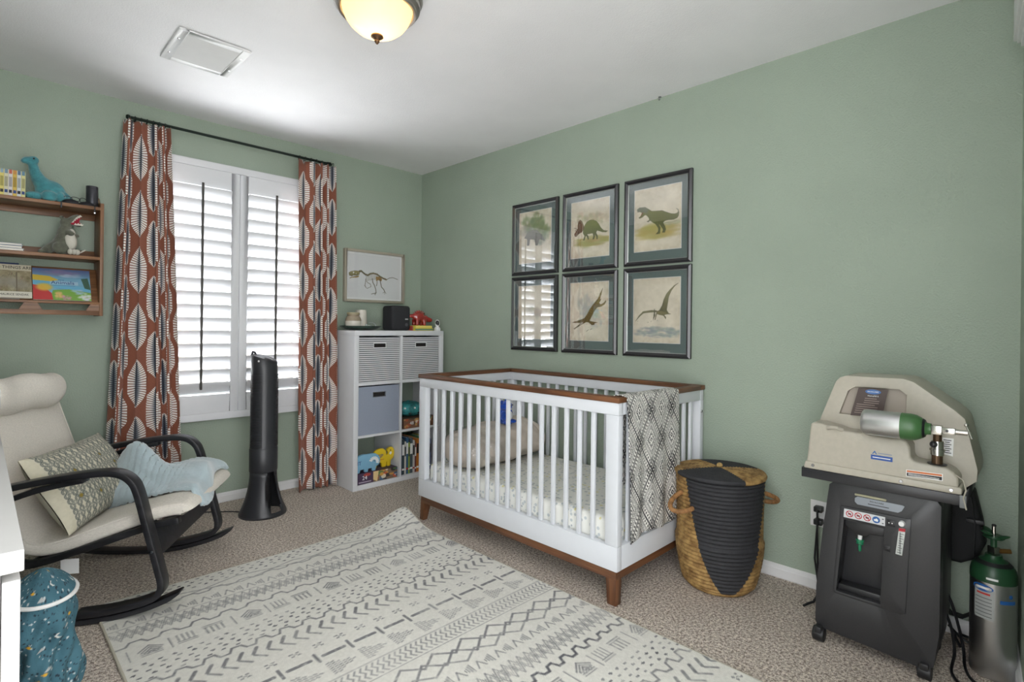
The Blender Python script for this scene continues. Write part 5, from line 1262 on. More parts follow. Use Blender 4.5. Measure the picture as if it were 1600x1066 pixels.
# ================================================================ white dresser at the left edge, things on it
DX1, DY0, DY1, DZ = -2.626, -2.858, -1.60, .87
dr = thing('white_dresser', 'white dresser end in the left foreground', 'dresser', ((XL + DX1) / 2, (DY0 + DY1) / 2, 0))
M_dress = pm('soft_white_dresser', rgb(182, 181, 179), .4)
def db(name, lo, hi, bv=.002, par=None): return MB().box(lo, hi).build(name, M_dress, par or dr, bevel=bv, world=True)
db('carcass', (XL + .012, DY0 + .004, .04), (DX1 - .022, DY1 - .004, DZ - .028)); db('top_panel', (XL + .01, DY0, DZ - .028), (DX1, DY1, DZ)); db('plinth', (XL + .03, DY0 + .02, 0), (DX1 - .05, DY1 - .02, .04))
for i in range(3):
    for j in range(2):
        y0 = DY0 + .008 + j * (DY1 - DY0 - .016) / 2; y1 = y0 + (DY1 - DY0 - .016) / 2 - .004; z0 = .05 + i * .262
        db('drawer_front', (DX1 - .021, y0, z0), (DX1 - .003, y1, z0 + .256))
cpad = thing('changing_pad', 'white contoured changing pad with navy speckled cover on the dresser', 'changing pad', (-2.893, -2.10, DZ))
M_navy = pm('navy_speckled_cover', rgb(62, 76, 108), .85, var=(40, .8), bump=(120, .5, .004))
def padpt(u, v):
    s = 2 * u - 1; t = 2 * v - 1; e = max(abs(s) ** 5, abs(t) ** 8)
    return Vector((.185 * s, .30 * t, .002 + (.055 + .06 * abs(s) ** 2.2) * (1 - e) ** .4 if e < 1 else .002))
MB().surf(padpt, 36, 40).build('pad', M_white, cpad, smooth=True)
MB().surf(lambda u, v: padpt(.14 + .64 * u, .06 + .88 * v) + Vector((0, 0, .006)), 24, 30).build('cover', M_navy, cpad, smooth=True)
wb_ = thing('lotion_bottle', 'white bottle standing at the dresser edge beside the changing pad', 'bottle', (-2.662, -2.10, DZ))
MB().lathe([(0, 0), (.030, 0), (.034, .004), (.035, .02), (.033, .06), (.036, .10), (.036, .135), (.028, .150), (.016, .158), (.016, .165), (0, .165)], 32, sx=.85).build('bottle_body', M_shiny, wb_, smooth=True)
MB().lathe([(.0, .165), (.020, .165), (.021, .185), (.018, .192), (0, .193)], 24).build('cap', M_navy, wb_, smooth=True)
bx = MB().box((-2.69, -1.80, DZ), (-2.628, -1.74, DZ + .10)).build('tissue_box', pm('ivory_card', rgb(206, 204, 196), .6), bevel=.003); solo(bx, 'small ivory box at the far corner of the dresser', 'box')

# ================================================================ teal toy bag on the floor
bw_, bh_ = 220, 150
tcv = Canvas(bw_, bh_, (66, 108, 122)); tcv.mottle(14, 8)
for k in range(900):
    x, y = bw_ * rng.random(), bh_ * rng.random(); r = .5 + .7 * rng.random(); tcv.oval(x, y, r, r * 1.2, (30, 44, 54) if k % 3 else (206, 214, 212), .9)
for k in range(56):
    x, y = bw_ * rng.random(), bh_ * rng.random()
    if k % 4 == 0: tcv.oval(x, y, 1.8, 1.8, (214, 166, 50)); tcv.line([(x - 2.6, y), (x + 2.6, y)], .8, (214, 166, 50))
    elif k % 4 == 1: tcv.oval(x, y, 3.6, 3.6, (214, 216, 210)); tcv.oval(x + 1.6, y - .8, 3.2, 3.2, (66, 108, 122))
    elif k % 4 == 2: tcv.oval(x, y, 4.4, 3, (34, 48, 58), .9); tcv.oval(x + 1, y, 2, 1.4, (150, 160, 160))
    else: tcv.poly([(x - 4, y + 2), (x, y - 2), (x + 4, y + 1), (x + 1, y + 2.5)], (176, 180, 178))
bagt = thing('toy_bag', 'teal space-print fabric toy bag on the floor beside the dresser', 'bag', (-2.520, -1.60, 0))
M_bag = attr_mat('printed_cotton_bag', .85, bump=(60, .5, .006))
def bag_fn(u, v):
    a = 2 * np.pi * u; h = v
    r = np.where(h < .12, .085 + .065 * (h / .12) ** .5, .150 - .042 * ((h - .12) / .88) ** 1.6 + .008 * np.sin(9 * h))
    r = r * (1 + .10 * np.sin(5 * a + 9 * h) * np.sin(np.pi * h) + .06 * np.sin(11 * a - 14 * h) * np.sin(np.pi * h))
    return np.stack([.62 * r * np.cos(a), 1.0 * r * np.sin(a), .002 + .325 * h], -1)
canvas_obj(tcv, bag_fn, 'bag_body', M_bag, bagt)
def lid_fn(u, v):
    a = 2 * np.pi * u; r = .108 * (1 - v) ** .8
    return np.stack([.74 * r * np.cos(a), r * np.sin(a) * 1.05, .327 + .075 * v ** .7 + .006 * np.sin(3 * a) * (1 - v)], -1)
lc = Canvas(220, 40, (70, 114, 128)); lc.a = tcv.a[20:60].copy(); canvas_obj(lc, lid_fn, 'bag_lid', M_bag, bagt)
MB().tube([(.082 * math.cos(a), .115 * math.sin(a), .327) for a in (2 * math.pi * k / 40 for k in range(40))], .006, 8, True).build('white_piping', M_tw, bagt, smooth=True)

# ================================================================ tower fan
fn_ = thing('tower_fan', 'black tower fan with flared base in front of the shutters', 'fan', (-1.420, -.385, 0))
M_fan = pm('charcoal_fan_plastic', rgb(44, 45, 49), .38)
b = MB(); n = 72; prof = [(.135, .0), (.135, .012), (.128, .028), (.114, .060), (.100, .100), (.089, .145), (.081, .190), (.077, .235), (.076, .262)]
vs = [(r * math.cos(2 * math.pi * k / n), r * math.sin(2 * math.pi * k / n), z) for r, z in prof for k in range(n)]; fs = []
hole_a = math.radians(-72)
for i in range(len(prof) - 1):
    for k in range(n):
        a = 2 * math.pi * (k + .5) / n; d = (a - hole_a + math.pi) % (2 * math.pi) - math.pi; zc = (prof[i][1] + prof[i + 1][1]) / 2
        if abs(d) < .50 * (1 - ((zc - .145) / .13) ** 2) ** .5 if abs(zc - .145) < .115 else False: continue
        fs.append((i * n + k, i * n + (k + 1) % n, (i + 1) * n + (k + 1) % n, (i + 1) * n + k))
b.add(vs, fs); o = b.build('base', M_fan, fn_, smooth=True); md = o.modifiers.new('thickness', 'SOLIDIFY'); md.thickness = .006; md.offset = -1
MB().cyl((0, 0, .01), (0, 0, .26), .045, n=24).build('inner_post', M_black, fn_)
SL = Vector((.7069, -.7072, 0))
def colpt(r, z, k, n, slant=0.0):
    a = 2 * math.pi * k / n; x, y = r * math.cos(a), r * .92 * math.sin(a); return (x, y, z - slant * (x * SL.x + y * SL.y))
b = MB(); n = 48; rings = [(.0, .262, 0), (.079, .262, 0), (.081, .268, 0), (.081, .40, 0), (.078, .404, 0), (.076, .41, 0), (.0755, .87, 0), (.074, .945, .33), (.066, .955, .33), (.0, .957, .33)]
b.add([colpt(r, z, k, n, s) for r, z, s in rings for k in range(n)], [(i * n + k, i * n + (k + 1) % n, (i + 1) * n + (k + 1) % n, (i + 1) * n + k) for i in range(len(rings) - 1) for k in range(n)])
b.build('column', M_fan, fn_, smooth=45)
b = MB()
for a0 in (math.radians(-150), math.radians(-20)):
    for i in range(48):
        z = .415 + .0092 * i; pts = []
        for k in range(9):
            a = a0 + math.radians(-34) + math.radians(68) * k / 8; pts.append((.0785 * math.cos(a), .0785 * .92 * math.sin(a), z))
        b.sweep(pts, (0, 0, 1), .0035, .006)
g = b.build('grille_fins', M_fan, fn_); g['kind'] = 'stuff'
MB().tube([Vector((0, 0, 0)) - SL * .05 + Vector((0, 0, z_)) - SL * q for z_, q in ((.965, .0), (.985, .012), (.988, .022), (.972, .028), (.95, .026))], .0065, 10).build('carry_handle', M_fan, fn_, smooth=True)
MB().lathe([(0, 0), (.006, 0), (.006, .003), (0, .003)], 12, T(-.052, -.052, .935) @ rotm('Y', -90) @ rotm('X', 30)).build('indicator', M_shiny, fn_)
cord = thing('fan_power_cord', 'thin black power cord along the baseboard behind the fan', 'cord', (-1.62, -.2, 0))
MB().tube([(-1.50, -.31, .006), (-1.56, -.24, .006), (-1.66, -.16, .006), (-1.74, -.11, .006), (-1.80, -.06, .006), (-1.86, -.045, .006)], .0035, 6).build('cable', M_black, cord, smooth=True, world=True)

# ================================================================ medical corner: oxygen concentrator, filling machine on top, cylinders
def G(x): return frame((x, -3.13, 0), (0, -1, 0), (0, 0, 1), (-1, 0, 0))      # (u right along the wall, z up, w out into the room)
def ray_poly(poly, c, a):
    dx, dy = math.cos(a), math.sin(a); best = 0
    for i in range(len(poly)):
        x0, y0 = poly[i]; x1, y1 = poly[(i + 1) % len(poly)]; ex, ey = x1 - x0, y1 - y0; den = dx * ey - dy * ex
        if abs(den) < 1e-9: continue
        t = ((x0 - c[0]) * ey - (y0 - c[1]) * ex) / den; s = ((x0 - c[0]) * dy - (y0 - c[1]) * dx) / den
        if t > 0 and -1e-6 <= s <= 1 + 1e-6: best = max(best, t)
    return (c[0] + dx * best, c[1] + dy * best)
def corners_first(poly, c): return [math.atan2(y - c[1], x - c[0]) for x, y in poly]
def plate_hole(b, outer, hole, w0, w1, M):
    c = (sum(p[0] for p in hole) / len(hole), sum(p[1] for p in hole) / len(hole))
    an = sorted(set([round(a, 5) for a in corners_first(outer, c) + corners_first(hole, c)] + [round(-math.pi + 2 * math.pi * k / 40, 5) for k in range(40)])); n = len(an)
    O = [ray_poly(outer, c, a) for a in an]; I = [ray_poly(hole, c, a) for a in an]
    vs = [(x, y, w) for loop, w in ((O, w0), (O, w1), (I, w1), (I, w0)) for x, y in loop]; fs = []
    for k in range(n):
        j = (k + 1) % n
        for r in range(4): fs.append((r * n + k, r * n + j, ((r + 1) % 4) * n + j, ((r + 1) % 4) * n + k))
    b.add(vs, fs, M)
M_conc = pm('charcoal_moulded_plastic', rgb(47, 47, 49), .36, var=(200, .08), bump=(500, .15, .001)); M_conc2 = pm('dark_recess_plastic', rgb(34, 34, 36), .45)
con = thing('oxygen_concentrator', 'charcoal oxygen concentrator on casters standing by the right wall', 'oxygen concentrator', (-.27, -3.35, 0))
A = G(-.43)
outer = [(.036, .070), (.048, .050), (.364, .034), (.388, .052), (.402, .16), (.404, .585), (.390, .605), (.095, .605), (.078, .590), (.058, .42), (.038, .20)]
hole = [(.127, .472), (.250, .472), (.240, .205), (.104, .205)]
b = MB(); plate_hole(b, outer, hole, -.07, 0, A); b.build('front_shell', M_conc, con, bevel=.006, world=True)
MB().prism([(x, y) for x, y in outer], .235, A @ T(0, 0, -.3055)).build('rear_shell', M_conc, con, bevel=.012, world=True)
b = MB(); plate_hole(b, [(.115, .520), (.325, .524), (.312, .198), (.300, .192), (.096, .196), (.094, .21)], [(.1275, .472), (.2495, .472), (.2395, .2055), (.1045, .2055)], 0, .004, A); b.build('control_bezel', M_conc, con, bevel=.0015, world=True)
MB().prism([(.104, .205), (.240, .205), (.243, .228), (.108, .228)], .05, A @ T(0, 0, -.068)).build('recess_sill', M_conc2, con, world=True, bevel=.004)
MB().prism([(.128, .471), (.249, .471), (.247, .440), (.205, .437), (.195, .425), (.160, .425), (.150, .440), (.129, .446)], .06, A @ T(0, 0, -.066)).build('outlet_hood', M_conc2, con, bevel=.003, world=True)
noz = MB().cyl((.172, .438, -.028), (.171, .400, -.028), .0075, n=16, M=A).build('outlet_tube', M_shiny, con, world=True)
M_gplast = pm('green_plastic', rgb(32, 120, 84), .35)
MB().lathe([(0, 0), (.011, 0), (.012, .004), (.010, .012), (.012, .016), (.006, .020), (.005, .040), (.003, .044), (0, .044)], 18, A @ T(.171, .405, -.028) @ rotm('X', 90)).build('christmas_tree_fitting', M_gplast, noz, world=True)
b = MB().box((.158, .398, -.031), (.184, .404, -.025), A); b.build('fitting_wings', M_gplast, noz, world=True)
# warning strip with pictograms
st = MB().prism([(.126, .482), (.252, .482), (.252, .513), (.128, .513)], .0012, A @ T(0, 0, .0042)).build('warning_strip', pm('white_label', rgb(206, 208, 210), .5), con, world=True)
def ring(u, z, r, w, M, mat, par, nm='ring_symbol'):
    b = MB(); n = 28
    vs = [(u + q * math.cos(2 * math.pi * k / n), z + q * math.sin(2 * math.pi * k / n), 0) for q in (r, r - w) for k in range(n)]
    b.add(vs, [(k, (k + 1) % n, n + (k + 1) % n, n + k) for k in range(n)], M); return b.build(nm, mat, par, world=True)
M_symr = pm('red_symbol', rgb(176, 34, 48), .5); M_symb = pm('blue_symbol', rgb(36, 92, 160), .5)
for k, u in enumerate((.145, .172, .199)):
    ring(u, .4975, .0115, .0028, A @ T(0, 0, .0057), M_symr, st, 'prohibition_ring')
    MB().box((-.0095, -.0012, .0056), (.0095, .0012, .0058), A @ T(u, .4975, 0) @ rotm('Z', -45)).build('prohibition_bar', M_symr, st, world=True)
    MB().prism([(-.006, -.002), (.004, -.004), (.006, .001), (-.002, .004)], .0001, A @ T(u, .4975, .0055)).build('pictogram', M_tk, st, world=True)
MB().prism([(.0115 * math.cos(a), .0115 * math.sin(a)) for a in (2 * math.pi * k / 24 for k in range(24))], .0001, A @ T(.226, .4975, .0056)).build('mandatory_disc', M_symb, st, world=True)
MB().prism([(-.006, -.005), (.005, -.006), (.006, .001), (0, .0055), (-.003, .001), (-.007, .002)], .0001, A @ T(.226, .4975, .0058)).build('pictogram', M_tw, st, world=True)
MB().box((.243, .488, .0055), (.248, .491, .0057), A).build('mark', M_tk, st, world=True); MB().box((.243, .503, .0055), (.248, .506, .0057), A).build('mark', M_tk, st, world=True)
sw_ = MB().box((.257, .486, .004), (.280, .508, .007), A).build('rocker_switch', M_black, con, bevel=.001, world=True); MB().box((.262, .496, .007), (.265, .499, .0075), A).build('mark', M_tw, sw_, world=True); MB().box((.271, .496, .007), (.274, .499, .0075), A).build('mark', M_tw, sw_, world=True)
br = MB().box((.249, .397, .004), (.268, .417, .006), A).build('breaker_button', M_black, con, bevel=.001, world=True); MB().box((.255, .403, .006), (.263, .409, .0085), A).build('button', M_conc, br, bevel=.001, world=True)
fm = MB().prism([(.283, .397), (.302, .396), (.311, .490), (.292, .488)], .006, A @ T(0, 0, .004)).build('flow_meter', pm('clear_scale_panel', rgb(196, 200, 196), .25), con, bevel=.001, world=True)
MB().prism([(.2915, .478), (.3095, .479), (.311, .490), (.2925, .488)], .0005, A @ T(0, 0, .0103)).build('red_band', M_symr, fm, world=True)
for k in range(9): MB().box((.288 + .0009 * k, .404 + .008 * k, .0101), (.300 + .0009 * k - (.004 if k % 2 else 0), .4055 + .008 * k, .0105), A).build('scale_mark', M_tk, fm, world=True)
MB().box((.2945, .400, .0101), (.2975, .474, .0104), A @ T(0, 0, 0)).build('float_tube', pm('grey_tube', rgb(120, 124, 122), .3), fm, world=True)
MB().lathe([(0, 0), (.0095, 0), (.010, .006), (.008, .014), (0, .015)], 22, A @ T(.300, .505, .004)).build('flow_knob', M_shiny, con, smooth=True, world=True)
np_ = MB().prism([(.168, .537), (.288, .537), (.298, .545), (.306, .562), (.300, .565), (.168, .565), (.160, .558), (.160, .545)], .0015, A @ T(0, 0, .0002)).build('name_plate', pm('silver_plate', rgb(142, 148, 156), .35, .5), con, world=True)
text('INVACARE', .008, A @ T(.226, .556, .0019), M_tk, np_, sx=1.1); MB().box((.200, .545, .0016), (.262, .5475, .0019), A).build('printed_line', M_tk, np_, world=True)
MB().box((.160, .568, .0), (.255, .576, .006), A).build('handle_edge', pm('cream_edge', rgb(160, 156, 130), .5), con, bevel=.002, world=True)
M_tyre = pm('black_caster_rubber', rgb(26, 26, 28), .5)
for u, x in ((.050, -.425), (.365, -.415), (.07, -.17), (.36, -.17)):
    y = -3.13 - u
    cw = MB().cyl((x - .006, y - .019, .0255), (x - .006, y + .019, .0255), .0255, n=24).build('caster_wheel', M_tyre, con, bevel=.004, world=True)
    MB().box((x - .03, y - .012, .035), (x + .01, y + .012, .058)).build('caster_fork', M_conc2, con, bevel=.004, world=True)
    MB().lathe([(0, 0), (.012, 0), (.010, .003), (0, .003)], 16, T(x - .006, y + .019, .0255) @ rotm('X', -90)).build('hub_cap', M_conc2, cw, world=True)

# tray and filling machine
hm = thing('oxygen_filling_machine', 'beige oxygen cylinder filling machine on a black tray atop the concentrator', 'medical machine', (-.27, -3.36, .606))
M_bei = pm('beige_moulded_plastic', rgb(178, 172, 158), .42, var=(60, .03)); M_bei2 = pm('beige_inset_panel', rgb(168, 158, 146), .5)
MB().box((-.006, .612, -.30), (.462, .622, .022), A @ T(0, 0, 0)).build('tray_floor', M_dark, hm, world=True)
b = MB(); b.box((-.010, .606, .016), (.466, .640, .026), A).box((-.010, .606, -.305), (0, .640, .016), A).box((.456, .606, -.305), (.466, .640, .016), A).box((0, .606, -.305), (.456, .640, -.295), A); b.build('tray_rim', M_dark, hm, bevel=.002, world=True)
MB().box((.452, .602, .0262), (.469, .642, .032), A).build('tray_clip', pm('grey_clip', rgb(120, 122, 124), .5), hm, bevel=.002, world=True)
rear = [(-.002, .642), (.455, .642), (.486, .672), (.488, .709), (.462, .835), (.455, .872), (.430, .896), (.352, .956), (.318, .982), (.288, .992), (.110, .990), (.090, .981), (.078, .966), (.021, .801)]
win = [(.090, .846), (.118, .934), (.140, .952), (.276, .954), (.298, .936), (.296, .860), (.280, .846)]
b = MB(); plate_hole(b, rear, win, -.03, .0, G(-.36)); b.build('upper_shell_front', M_bei, hm, bevel=.010, seg=3, world=True)
MB().prism(rear, .21, G(-.36) @ T(0, 0, -.2395)).build('upper_shell', M_bei, hm, bevel=.016, seg=3, world=True)
MB().prism(win, .004, G(-.36) @ T(0, 0, -.0285)).build('window_panel', M_bei2, hm, world=True)
blk_ = [(.003, .640), (.449, .640), (.449, .690), (.436, .708), (.415, .720), (.335, .724), (.324, .735), (.322, .770), (.312, .788), (.296, .797), (.278, .790), (.220, .790), (.178, .796), (.135, .796), (.100, .806), (.068, .810), (.055, .814), (.024, .814), (.018, .806)]
MB().prism(blk_, .095, G(-.45) @ T(0, 0, -.095)).build('front_block', M_bei, hm, bevel=.009, seg=3, world=True)
MB().prism([(-.004, .640), (.458, .640), (.458, .664), (.002, .668)], .110, G(-.456) @ T(0, 0, -.110)).build('skirt', M_bei, hm, bevel=.006, world=True)
for u, z in ((.029, .655), (.299, .652), (.431, .652)): MB().lathe([(0, 0), (.006, 0), (.005, .003), (0, .003)], 14, G(-.456) @ T(u, z, 0)).build('screw', M_chrome, hm, world=True)
MB().tube([(.075, .800, 0), (.090, .806, .012), (.110, .806, .014), (.122, .800, 0)], .007, 10, M=G(-.45)).build('side_hook', M_bei, hm, smooth=True, world=True)
bp_ = MB().prism([(.158, .951), (.248, .952), (.230, .849), (.133, .848)], .001, G(-.385)).build('instruction_plate', pm('brown_instruction_plate', rgb(74, 60, 56), .4), hm, world=True)
GL = G(-.3865)
MB().prism([(.024 * math.cos(a), .0085 * math.sin(a)) for a in (2 * math.pi * k / 28 for k in range(28))], .0004, GL @ T(.203, .940, 0)).build('blue_logo_oval', pm('logo_blue', rgb(70, 110, 168), .4), bp_, world=True)
text('INVACARE', .0072, GL @ T(.203, .940, .0006), M_tw, bp_); text('HomeFill II', .0075, GL @ T(.203, .925, .0004), M_tw, bp_)
for k in range(8):
    z = .914 - .0078 * k; u0 = .152 + .006 - .0018 * k; MB().box((u0 + (.02 if k in (0, 1, 2) else 0), z, .0002), (u0 + .066 - (.01 if k % 3 == 0 else 0), z + .0022, .0004), GL).build('printed_line', pm('faded_print', rgb(156, 140, 132), .6), bp_, world=True)
MB().box((.250, .864, .0), (.272, .871, .004), G(-.385)).build('status_light', M_black, hm, world=True)
stk = MB().prism([(.211, .711), (.274, .711), (.274, .727), (.211, .727)], .0006, G(-.4502)).build('blue_sticker', pm('sticker_blue', rgb(40, 82, 158), .5), hm, world=True)
MB().prism([(.214, .730), (.222, .742), (.229, .730), (.226, .730), (.222, .736), (.217, .730)], .0006, G(-.4502)).build('sticker_emblem', M_symb, hm, world=True)
MB().box((.216, .7175, .0007), (.268, .7205, .0009), G(-.4502)).build('printed_line', M_tw, stk, world=True)
b = MB(); b.box((.232, .733, 0), (.272, .736, .0005), G(-.4502)); b.build('sticker_lettering', pm('grey_print', rgb(130, 140, 160), .5), hm, world=True)
wl = MB().prism([(.312, .671), (.409, .675), (.409, .698), (.312, .694)], .0005, G(-.4505)).build('warning_label', M_tw, hm, world=True)
MB().prism([(.314, .686), (.407, .690), (.407, .696), (.314, .692)], .0003, G(-.4511)).build('orange_band', pm('orange_print', rgb(206, 112, 56), .5), wl, world=True); MB().prism([(.314, .673), (.407, .677), (.407, .688), (.314, .684)], .0003, G(-.4511)).build('black_band', M_tk, wl, world=True)
for k in range(2): MB().box((.318, .6765 + .004 * k, .0004), (.400, .678 + .004 * k, .0006), G(-.4511)).build('printed_line', M_tw, wl, world=True)
tgl = MB().prism([(.394, .748), (.425, .743), (.427, .803), (.396, .803)], .0005, G(-.3604)).build('white_label', M_tw, hm, world=True)
for k in range(7): MB().box((.400 + (k % 3) * .002, .752 + .007 * k, .0006), (.421 - (k % 2) * .004, .7545 + .007 * k, .0008), G(-.3604)).build('printed_line', M_tk, tgl, world=True)
# fill post with connector on the low shelf of the machine
M_nick = pm('nickel', rgb(196, 194, 188), .22, 1.0); M_brassd = pm('dark_brass', rgb(96, 76, 58), .4, .8)
PX = -.490
MB().lathe([(0, 0), (.026, 0), (.027, .002), (0, .003)], 28, T(PX + .06, -3.13 - .392, .7235)).build('post_gasket', M_dark, hm, world=True)
def gp(u, z, w): return Vector((PX + .06 - w, -3.13 - u, z))
MB().cyl(gp(.392, .724, 0), gp(.392, .755, 0), .015, n=20).build('fill_post', M_brassd, hm, world=True)
o = MB().cyl(gp(.392, .754, 0), gp(.392, .770, 0), .018, n=20); o.cyl(gp(.392, .769, 0), gp(.392, .774, 0), .021, n=20); o.cyl(gp(.392, .773, 0), gp(.392, .800, 0), .017, n=20); o.build('connector_sleeve', M_nick, hm, world=True)
MB().cyl(gp(.392, .798, 0), gp(.392, .826, 0), .012, n=18).build('connector_neck', M_brassd, hm, world=True)
MB().ell(gp(.384, .790, .018), (.011, .011, .011), 14, 10).build('release_knob', M_dark, hm, world=True)
MB().tube([gp(.44, .70, .012), gp(.462, .690, .03), gp(.468, .66, .035), gp(.462, .635, .036), gp(.470, .60, .036)], .0022, 6).build('tether_cord', M_bei, hm, world=True)

# small cylinder held in the cradle
sc2 = thing('small_oxygen_cylinder', 'small silver oxygen cylinder with green shoulder lying across the machine', 'gas cylinder', (-.49, -3.44, .80))
YA = frame((-.497, -3.13, .846), (-1, 0, 0), (0, 0, 1), (0, -1, 0))          # local z runs to the right along the wall
M_alu = pm('brushed_aluminium', rgb(198, 198, 198), .34, 1.0, scale=(1, 8, 1), bump=(120, .1, .001)); M_grn = pm('green_enamel', rgb(66, 106, 62), .35)
MB().lathe([(0, .194), (.034, .194), (.041, .198), (.0435, .206), (.0435, .305)], 40, YA).build('aluminium_body', M_alu, sc2, smooth=50, world=True)
MB().lathe([(.0436, .305), (.0436, .330), (.041, .345), (.034, .359), (.024, .368), (.019, .373), (.018, .384), (0, .384)], 40, YA).build('green_shoulder', M_grn, sc2, smooth=60, world=True)
MB().lathe([(.0305, .3625), (.032, .3625), (.027, .369), (.0255, .369)], 32, YA).build('shoulder_band', M_black, sc2, world=True)
v = MB().box((-.014, -.014, .384), (.014, .014, .412), YA).build('valve_block', M_nick, sc2, bevel=.002, world=True)
MB().box((-.009, -.010, .412), (.009, .010, .445), YA).build('yoke', M_nick, sc2, bevel=.002, world=True)
MB().cyl((0, 0, .444), (0, 0, .474), .008, n=16, M=YA).build('yoke_screw', M_nick, sc2, world=True)
MB().cyl((-.004, .022, .470), (.0, -.016, .484), .0035, n=10, M=YA).build('t_handle', M_nick, sc2, world=True); MB().ell((-.004, .024, .4695), (.006, .006, .006), 12, 8, YA).build('handle_ball', M_nick, sc2, world=True)
MB().cyl((.0095, .001, .424), (.0105, .001, .424), .004, n=12, M=YA).build('port', M_dark, sc2, world=True)

# tall cylinder in the corner
tc = thing('tall_oxygen_cylinder', 'tall silver oxygen cylinder with green top standing in the right corner', 'gas cylinder', (-.218, -3.652, 0))
M_grn2 = pm('dark_green_enamel', rgb(34, 72, 46), .35)
MB().lathe([(0, 0), (.054, 0), (.060, .004), (.0615, .012), (.0615, .322)], 48).build('aluminium_body', M_alu, tc, smooth=50)
MB().lathe([(.0616, .322), (.0616, .345), (.058, .362), (.048, .378), (.034, .389), (.024, .395), (.022, .405), (0, .405)], 48).build('green_shoulder', M_grn2, tc, smooth=60)
MB().lathe([(.0470, .3755), (.0505, .3755), (.0405, .386), (.0375, .386)], 36).build('shoulder_band', M_black, tc)
V = rotm('Z', 50)
MB().box((-.013, -.011, .404), (.013, .011, .432), V).build('valve_block', M_nick, tc, bevel=.002)
MB().cyl((-.013, 0, .418), (-.045, 0, .422), .008, .0075, 14, M=V @ rotm('Z', 60)).build('brass_outlet', pm('brass', rgb(150, 112, 64), .3, .9), tc)
MB().cyl((0, 0, .430), (0, 0, .462), .009, n=14).build('valve_stem', M_grn2, tc)
w_ = MB().lathe([(.0, .462), (.026, .460), (.030, .464), (.026, .470), (0, .468)], 20); w_.build('hand_wheel', M_grn2, tc)
for k, (a, z_) in enumerate(((.6, .474), (2.5, .478), (4.2, .471))):
    MB().ell((0, 0, 0), (.024, .012, .006), 14, 8, T(.026 * math.cos(a), .026 * math.sin(a), z_) @ rotm('Z', math.degrees(a)) @ rotm('Y', -25)).build('wing', M_grn2, tc, smooth=True)
MB().cyl((0, 0, .466), (0, 0, .500), .0055, n=12).build('stem_top', M_nick, tc); MB().ell((0, 0, .503), (.007, .007, .005), 12, 8).build('stem_cap', M_dark, tc)
MB().ell((.03, -.006, .452), (.005, .005, .009), 10, 8).build('chain_tag', M_nick, tc)
def wrap(name, a0, a1, z0, z1, mat, par, r=.0619, n=14, fz=None):
    b = MB(); b.surf(lambda u, v: ((r) * math.cos(a0 + (a1 - a0) * u), (r) * math.sin(a0 + (a1 - a0) * u), z0 + (z1 - z0) * v), n, 3); return b.build(name, mat, par, smooth=True)
fa = math.atan2(-3.776 + 3.652, -2.672 + .218)              # facing the camera
lg = wrap('paper_label', fa - .95 + .1, fa + .05, .20, .300, pm('clear_label', rgb(168, 170, 168), .4), tc)
for k in range(6): wrap('printed_line', fa - .80, fa - .05, .208 + .012 * k, .2105 + .012 * k, pm('label_print', rgb(96, 98, 98), .6), lg, .0622)
def oval_wrap(name, ac, zc, ra, rz, mat, par, r=.0624):
    b = MB(); n = 24; vs = [(r * math.cos(ac), r * math.sin(ac), zc)] + [(r * math.cos(ac + ra * math.cos(t)), r * math.sin(ac + ra * math.cos(t)), zc + rz * math.sin(t)) for t in (2 * math.pi * k / n for k in range(n))]
    b.add(vs, [(0, 1 + k, 1 + (k + 1) % n) for k in range(n)]); return b.build(name, mat, par)
oval_wrap('blue_logo_oval', fa - .46, .303, .48, .012, M_symb, tc); oval_wrap('logo_stripe', fa - .46, .303, .30, .004, M_tw, tc, .0627)
wrap('red_lettering', fa - .72, fa - .12, .281, .287, M_tr, tc, .0625)
wrap('blue_band', fa + .28, fa + 1.05, .262, .274, M_symb, tc, .0624)
oval_wrap('blue_emblem', fa + .78, .288, .10, .007, M_symb, tc, .0624)
wrap('white_lettering', fa - .30, fa + .20, .334, .341, M_tw, tc, .0619)

# black carry bag hanging behind the concentrator, loop strap below
bg_ = thing('black_carry_bag', 'black cylinder carry bag with a hanging strap behind the concentrator', 'bag', (-.055, -3.55, .10))
M_nyl = pm('black_nylon', rgb(24, 25, 27), .75, bump=(300, .4, .002))
MB().prism([(.33, .30), (.425, .300), (.470, .330), (.494, .390), (.484, .470), (.462, .575), (.44, .605), (.33, .605)], .075, G(-.012) @ T(0, 0, .0)).build('pouch', M_nyl, bg_, bevel=.016, seg=3, world=True)
MB().sweep([(.452, .56, .080), (.466, .46, .082), (.462, .36, .080), (.470, .26, .060), (.476, .18, .052), (.462, .125, .05), (.43, .098, .05), (.395, .100, .05), (.372, .128, .05)], (0, 0, 1), .038, .004, G(-.012)).build('strap', M_nyl, bg_, world=True)
MB().box((.440, .462, .084), (.490, .478, .092), G(-.012)).build('strap_buckle', M_black, bg_, bevel=.002, world=True)

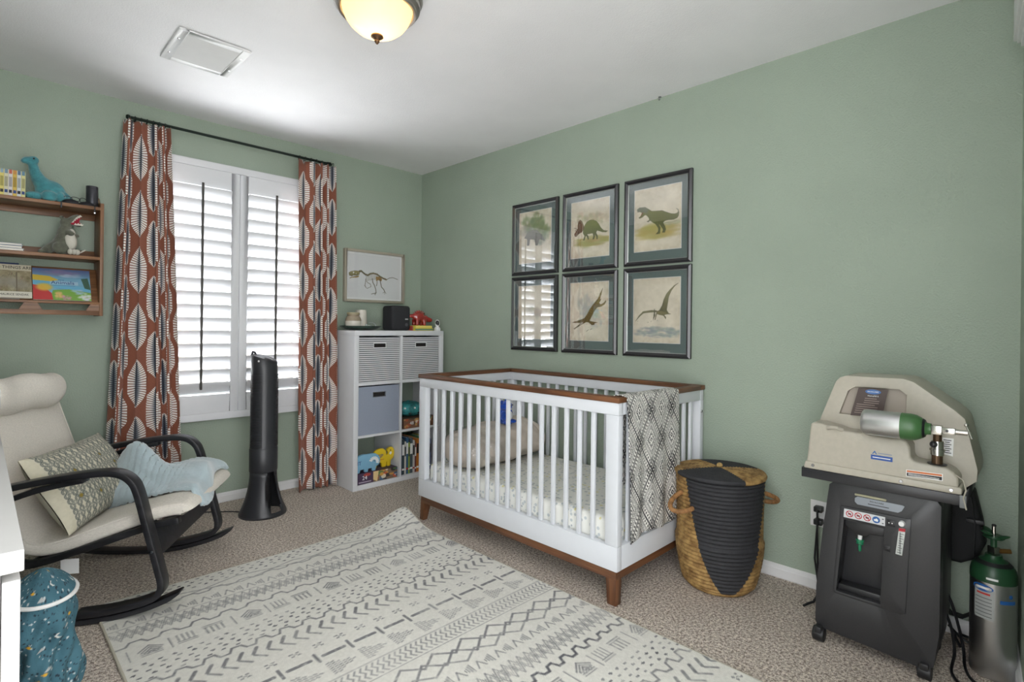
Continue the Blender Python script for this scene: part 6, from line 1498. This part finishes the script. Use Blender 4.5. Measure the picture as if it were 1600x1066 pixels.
# outlet, plugs and cables
wo = thing('wall_outlet', 'white wall outlet plate on the right wall behind the concentrator', 'outlet', (-.004, -3.062, .285))
MB().box((-.006, -3.100, .283), (0, -3.026, .398)).build('cover_plate', M_trim, wo, bevel=.002, world=True)
for z in (.312, .368): MB().prism([(.017 * math.cos(a), .014 * math.sin(a)) for a in (2 * math.pi * k / 20 for k in range(20))], .003, frame((-.006, -3.063, z), (0, -1, 0), (0, 0, 1), (-1, 0, 0))).build('receptacle', M_trim, wo, world=True)
for z in (.312, .368):
    pg = thing('power_plug', ('upper' if z > .34 else 'lower') + ' black plug in the wall outlet with its cord', 'plug', (-.03, -3.065, z), group='plugs in the wall outlet')
    MB().box((-.045, -3.082, z - .012), (-.009, -3.048, z + .012)).build('plug_body', M_black, pg, bevel=.004, world=True)
    MB().tube([(-.045, -3.066, z), (-.058, -3.068, z - .01), (-.062, -3.070, z - .06), (-.060, -3.072 + (.012 if z > .34 else 0), .16), (-.062, -3.075, .06), (-.065, -3.09, .012), (-.055, -3.13, .006)], .0042, 8).build('cord', M_black, pg, smooth=True, world=True)
c1 = thing('loose_tether', 'short black cord end on the carpet by the concentrator caster', 'cord', (-.20, -3.10, 0))
MB().tube([(-.145, -3.098, .040), (-.16, -3.085, .012), (-.178, -3.070, .006), (-.21, -3.062, .005)], .005, 8).build('cord_end', M_black, c1, smooth=True, world=True)
def cable(label, pts, r=.0048):
    t = thing('power_cable', label, 'cable', tuple(pts[len(pts) // 2][:2]) + (0,), group='black cables by the tall cylinder')
    P = [Vector(p) for p in pts]; out = []
    for i in range(len(P) - 1):
        p0, p1, p2, p3 = P[max(i - 1, 0)], P[i], P[i + 1], P[min(i + 2, len(P) - 1)]
        for k in range(6):
            q = k / 6; out.append(.5 * ((2 * p1) + (p2 - p0) * q + (2 * p0 - 5 * p1 + 4 * p2 - p3) * q * q + (3 * p1 - p0 - 3 * p2 + p3) * q ** 3))
    MB().tube(out + [P[-1]], r, 8).build('cable_sheath', M_black, t, smooth=True, world=True)
cable('black cable dropping from the concentrator side and looping before the cylinder', [(-.20, -3.500, .27), (-.19, -3.535, .20), (-.18, -3.556, .12), (-.17, -3.572, .03), (-.26, -3.585, .007), (-.33, -3.61, .006), (-.36, -3.655, .006), (-.33, -3.69, .006)])
cable('black cable running along the carpet to the right edge', [(-.22, -3.500, .22), (-.21, -3.535, .13), (-.20, -3.548, .06), (-.20, -3.550, .008), (-.33, -3.556, .006), (-.40, -3.60, .006), (-.42, -3.66, .006), (-.40, -3.70, .006)])
cable('black cable coiled low behind the tall cylinder', [(-.06, -3.52, .05), (-.09, -3.56, .03), (-.08, -3.60, .012), (-.045, -3.60, .012), (-.04, -3.56, .02), (-.08, -3.54, .03), (-.13, -3.56, .014)])
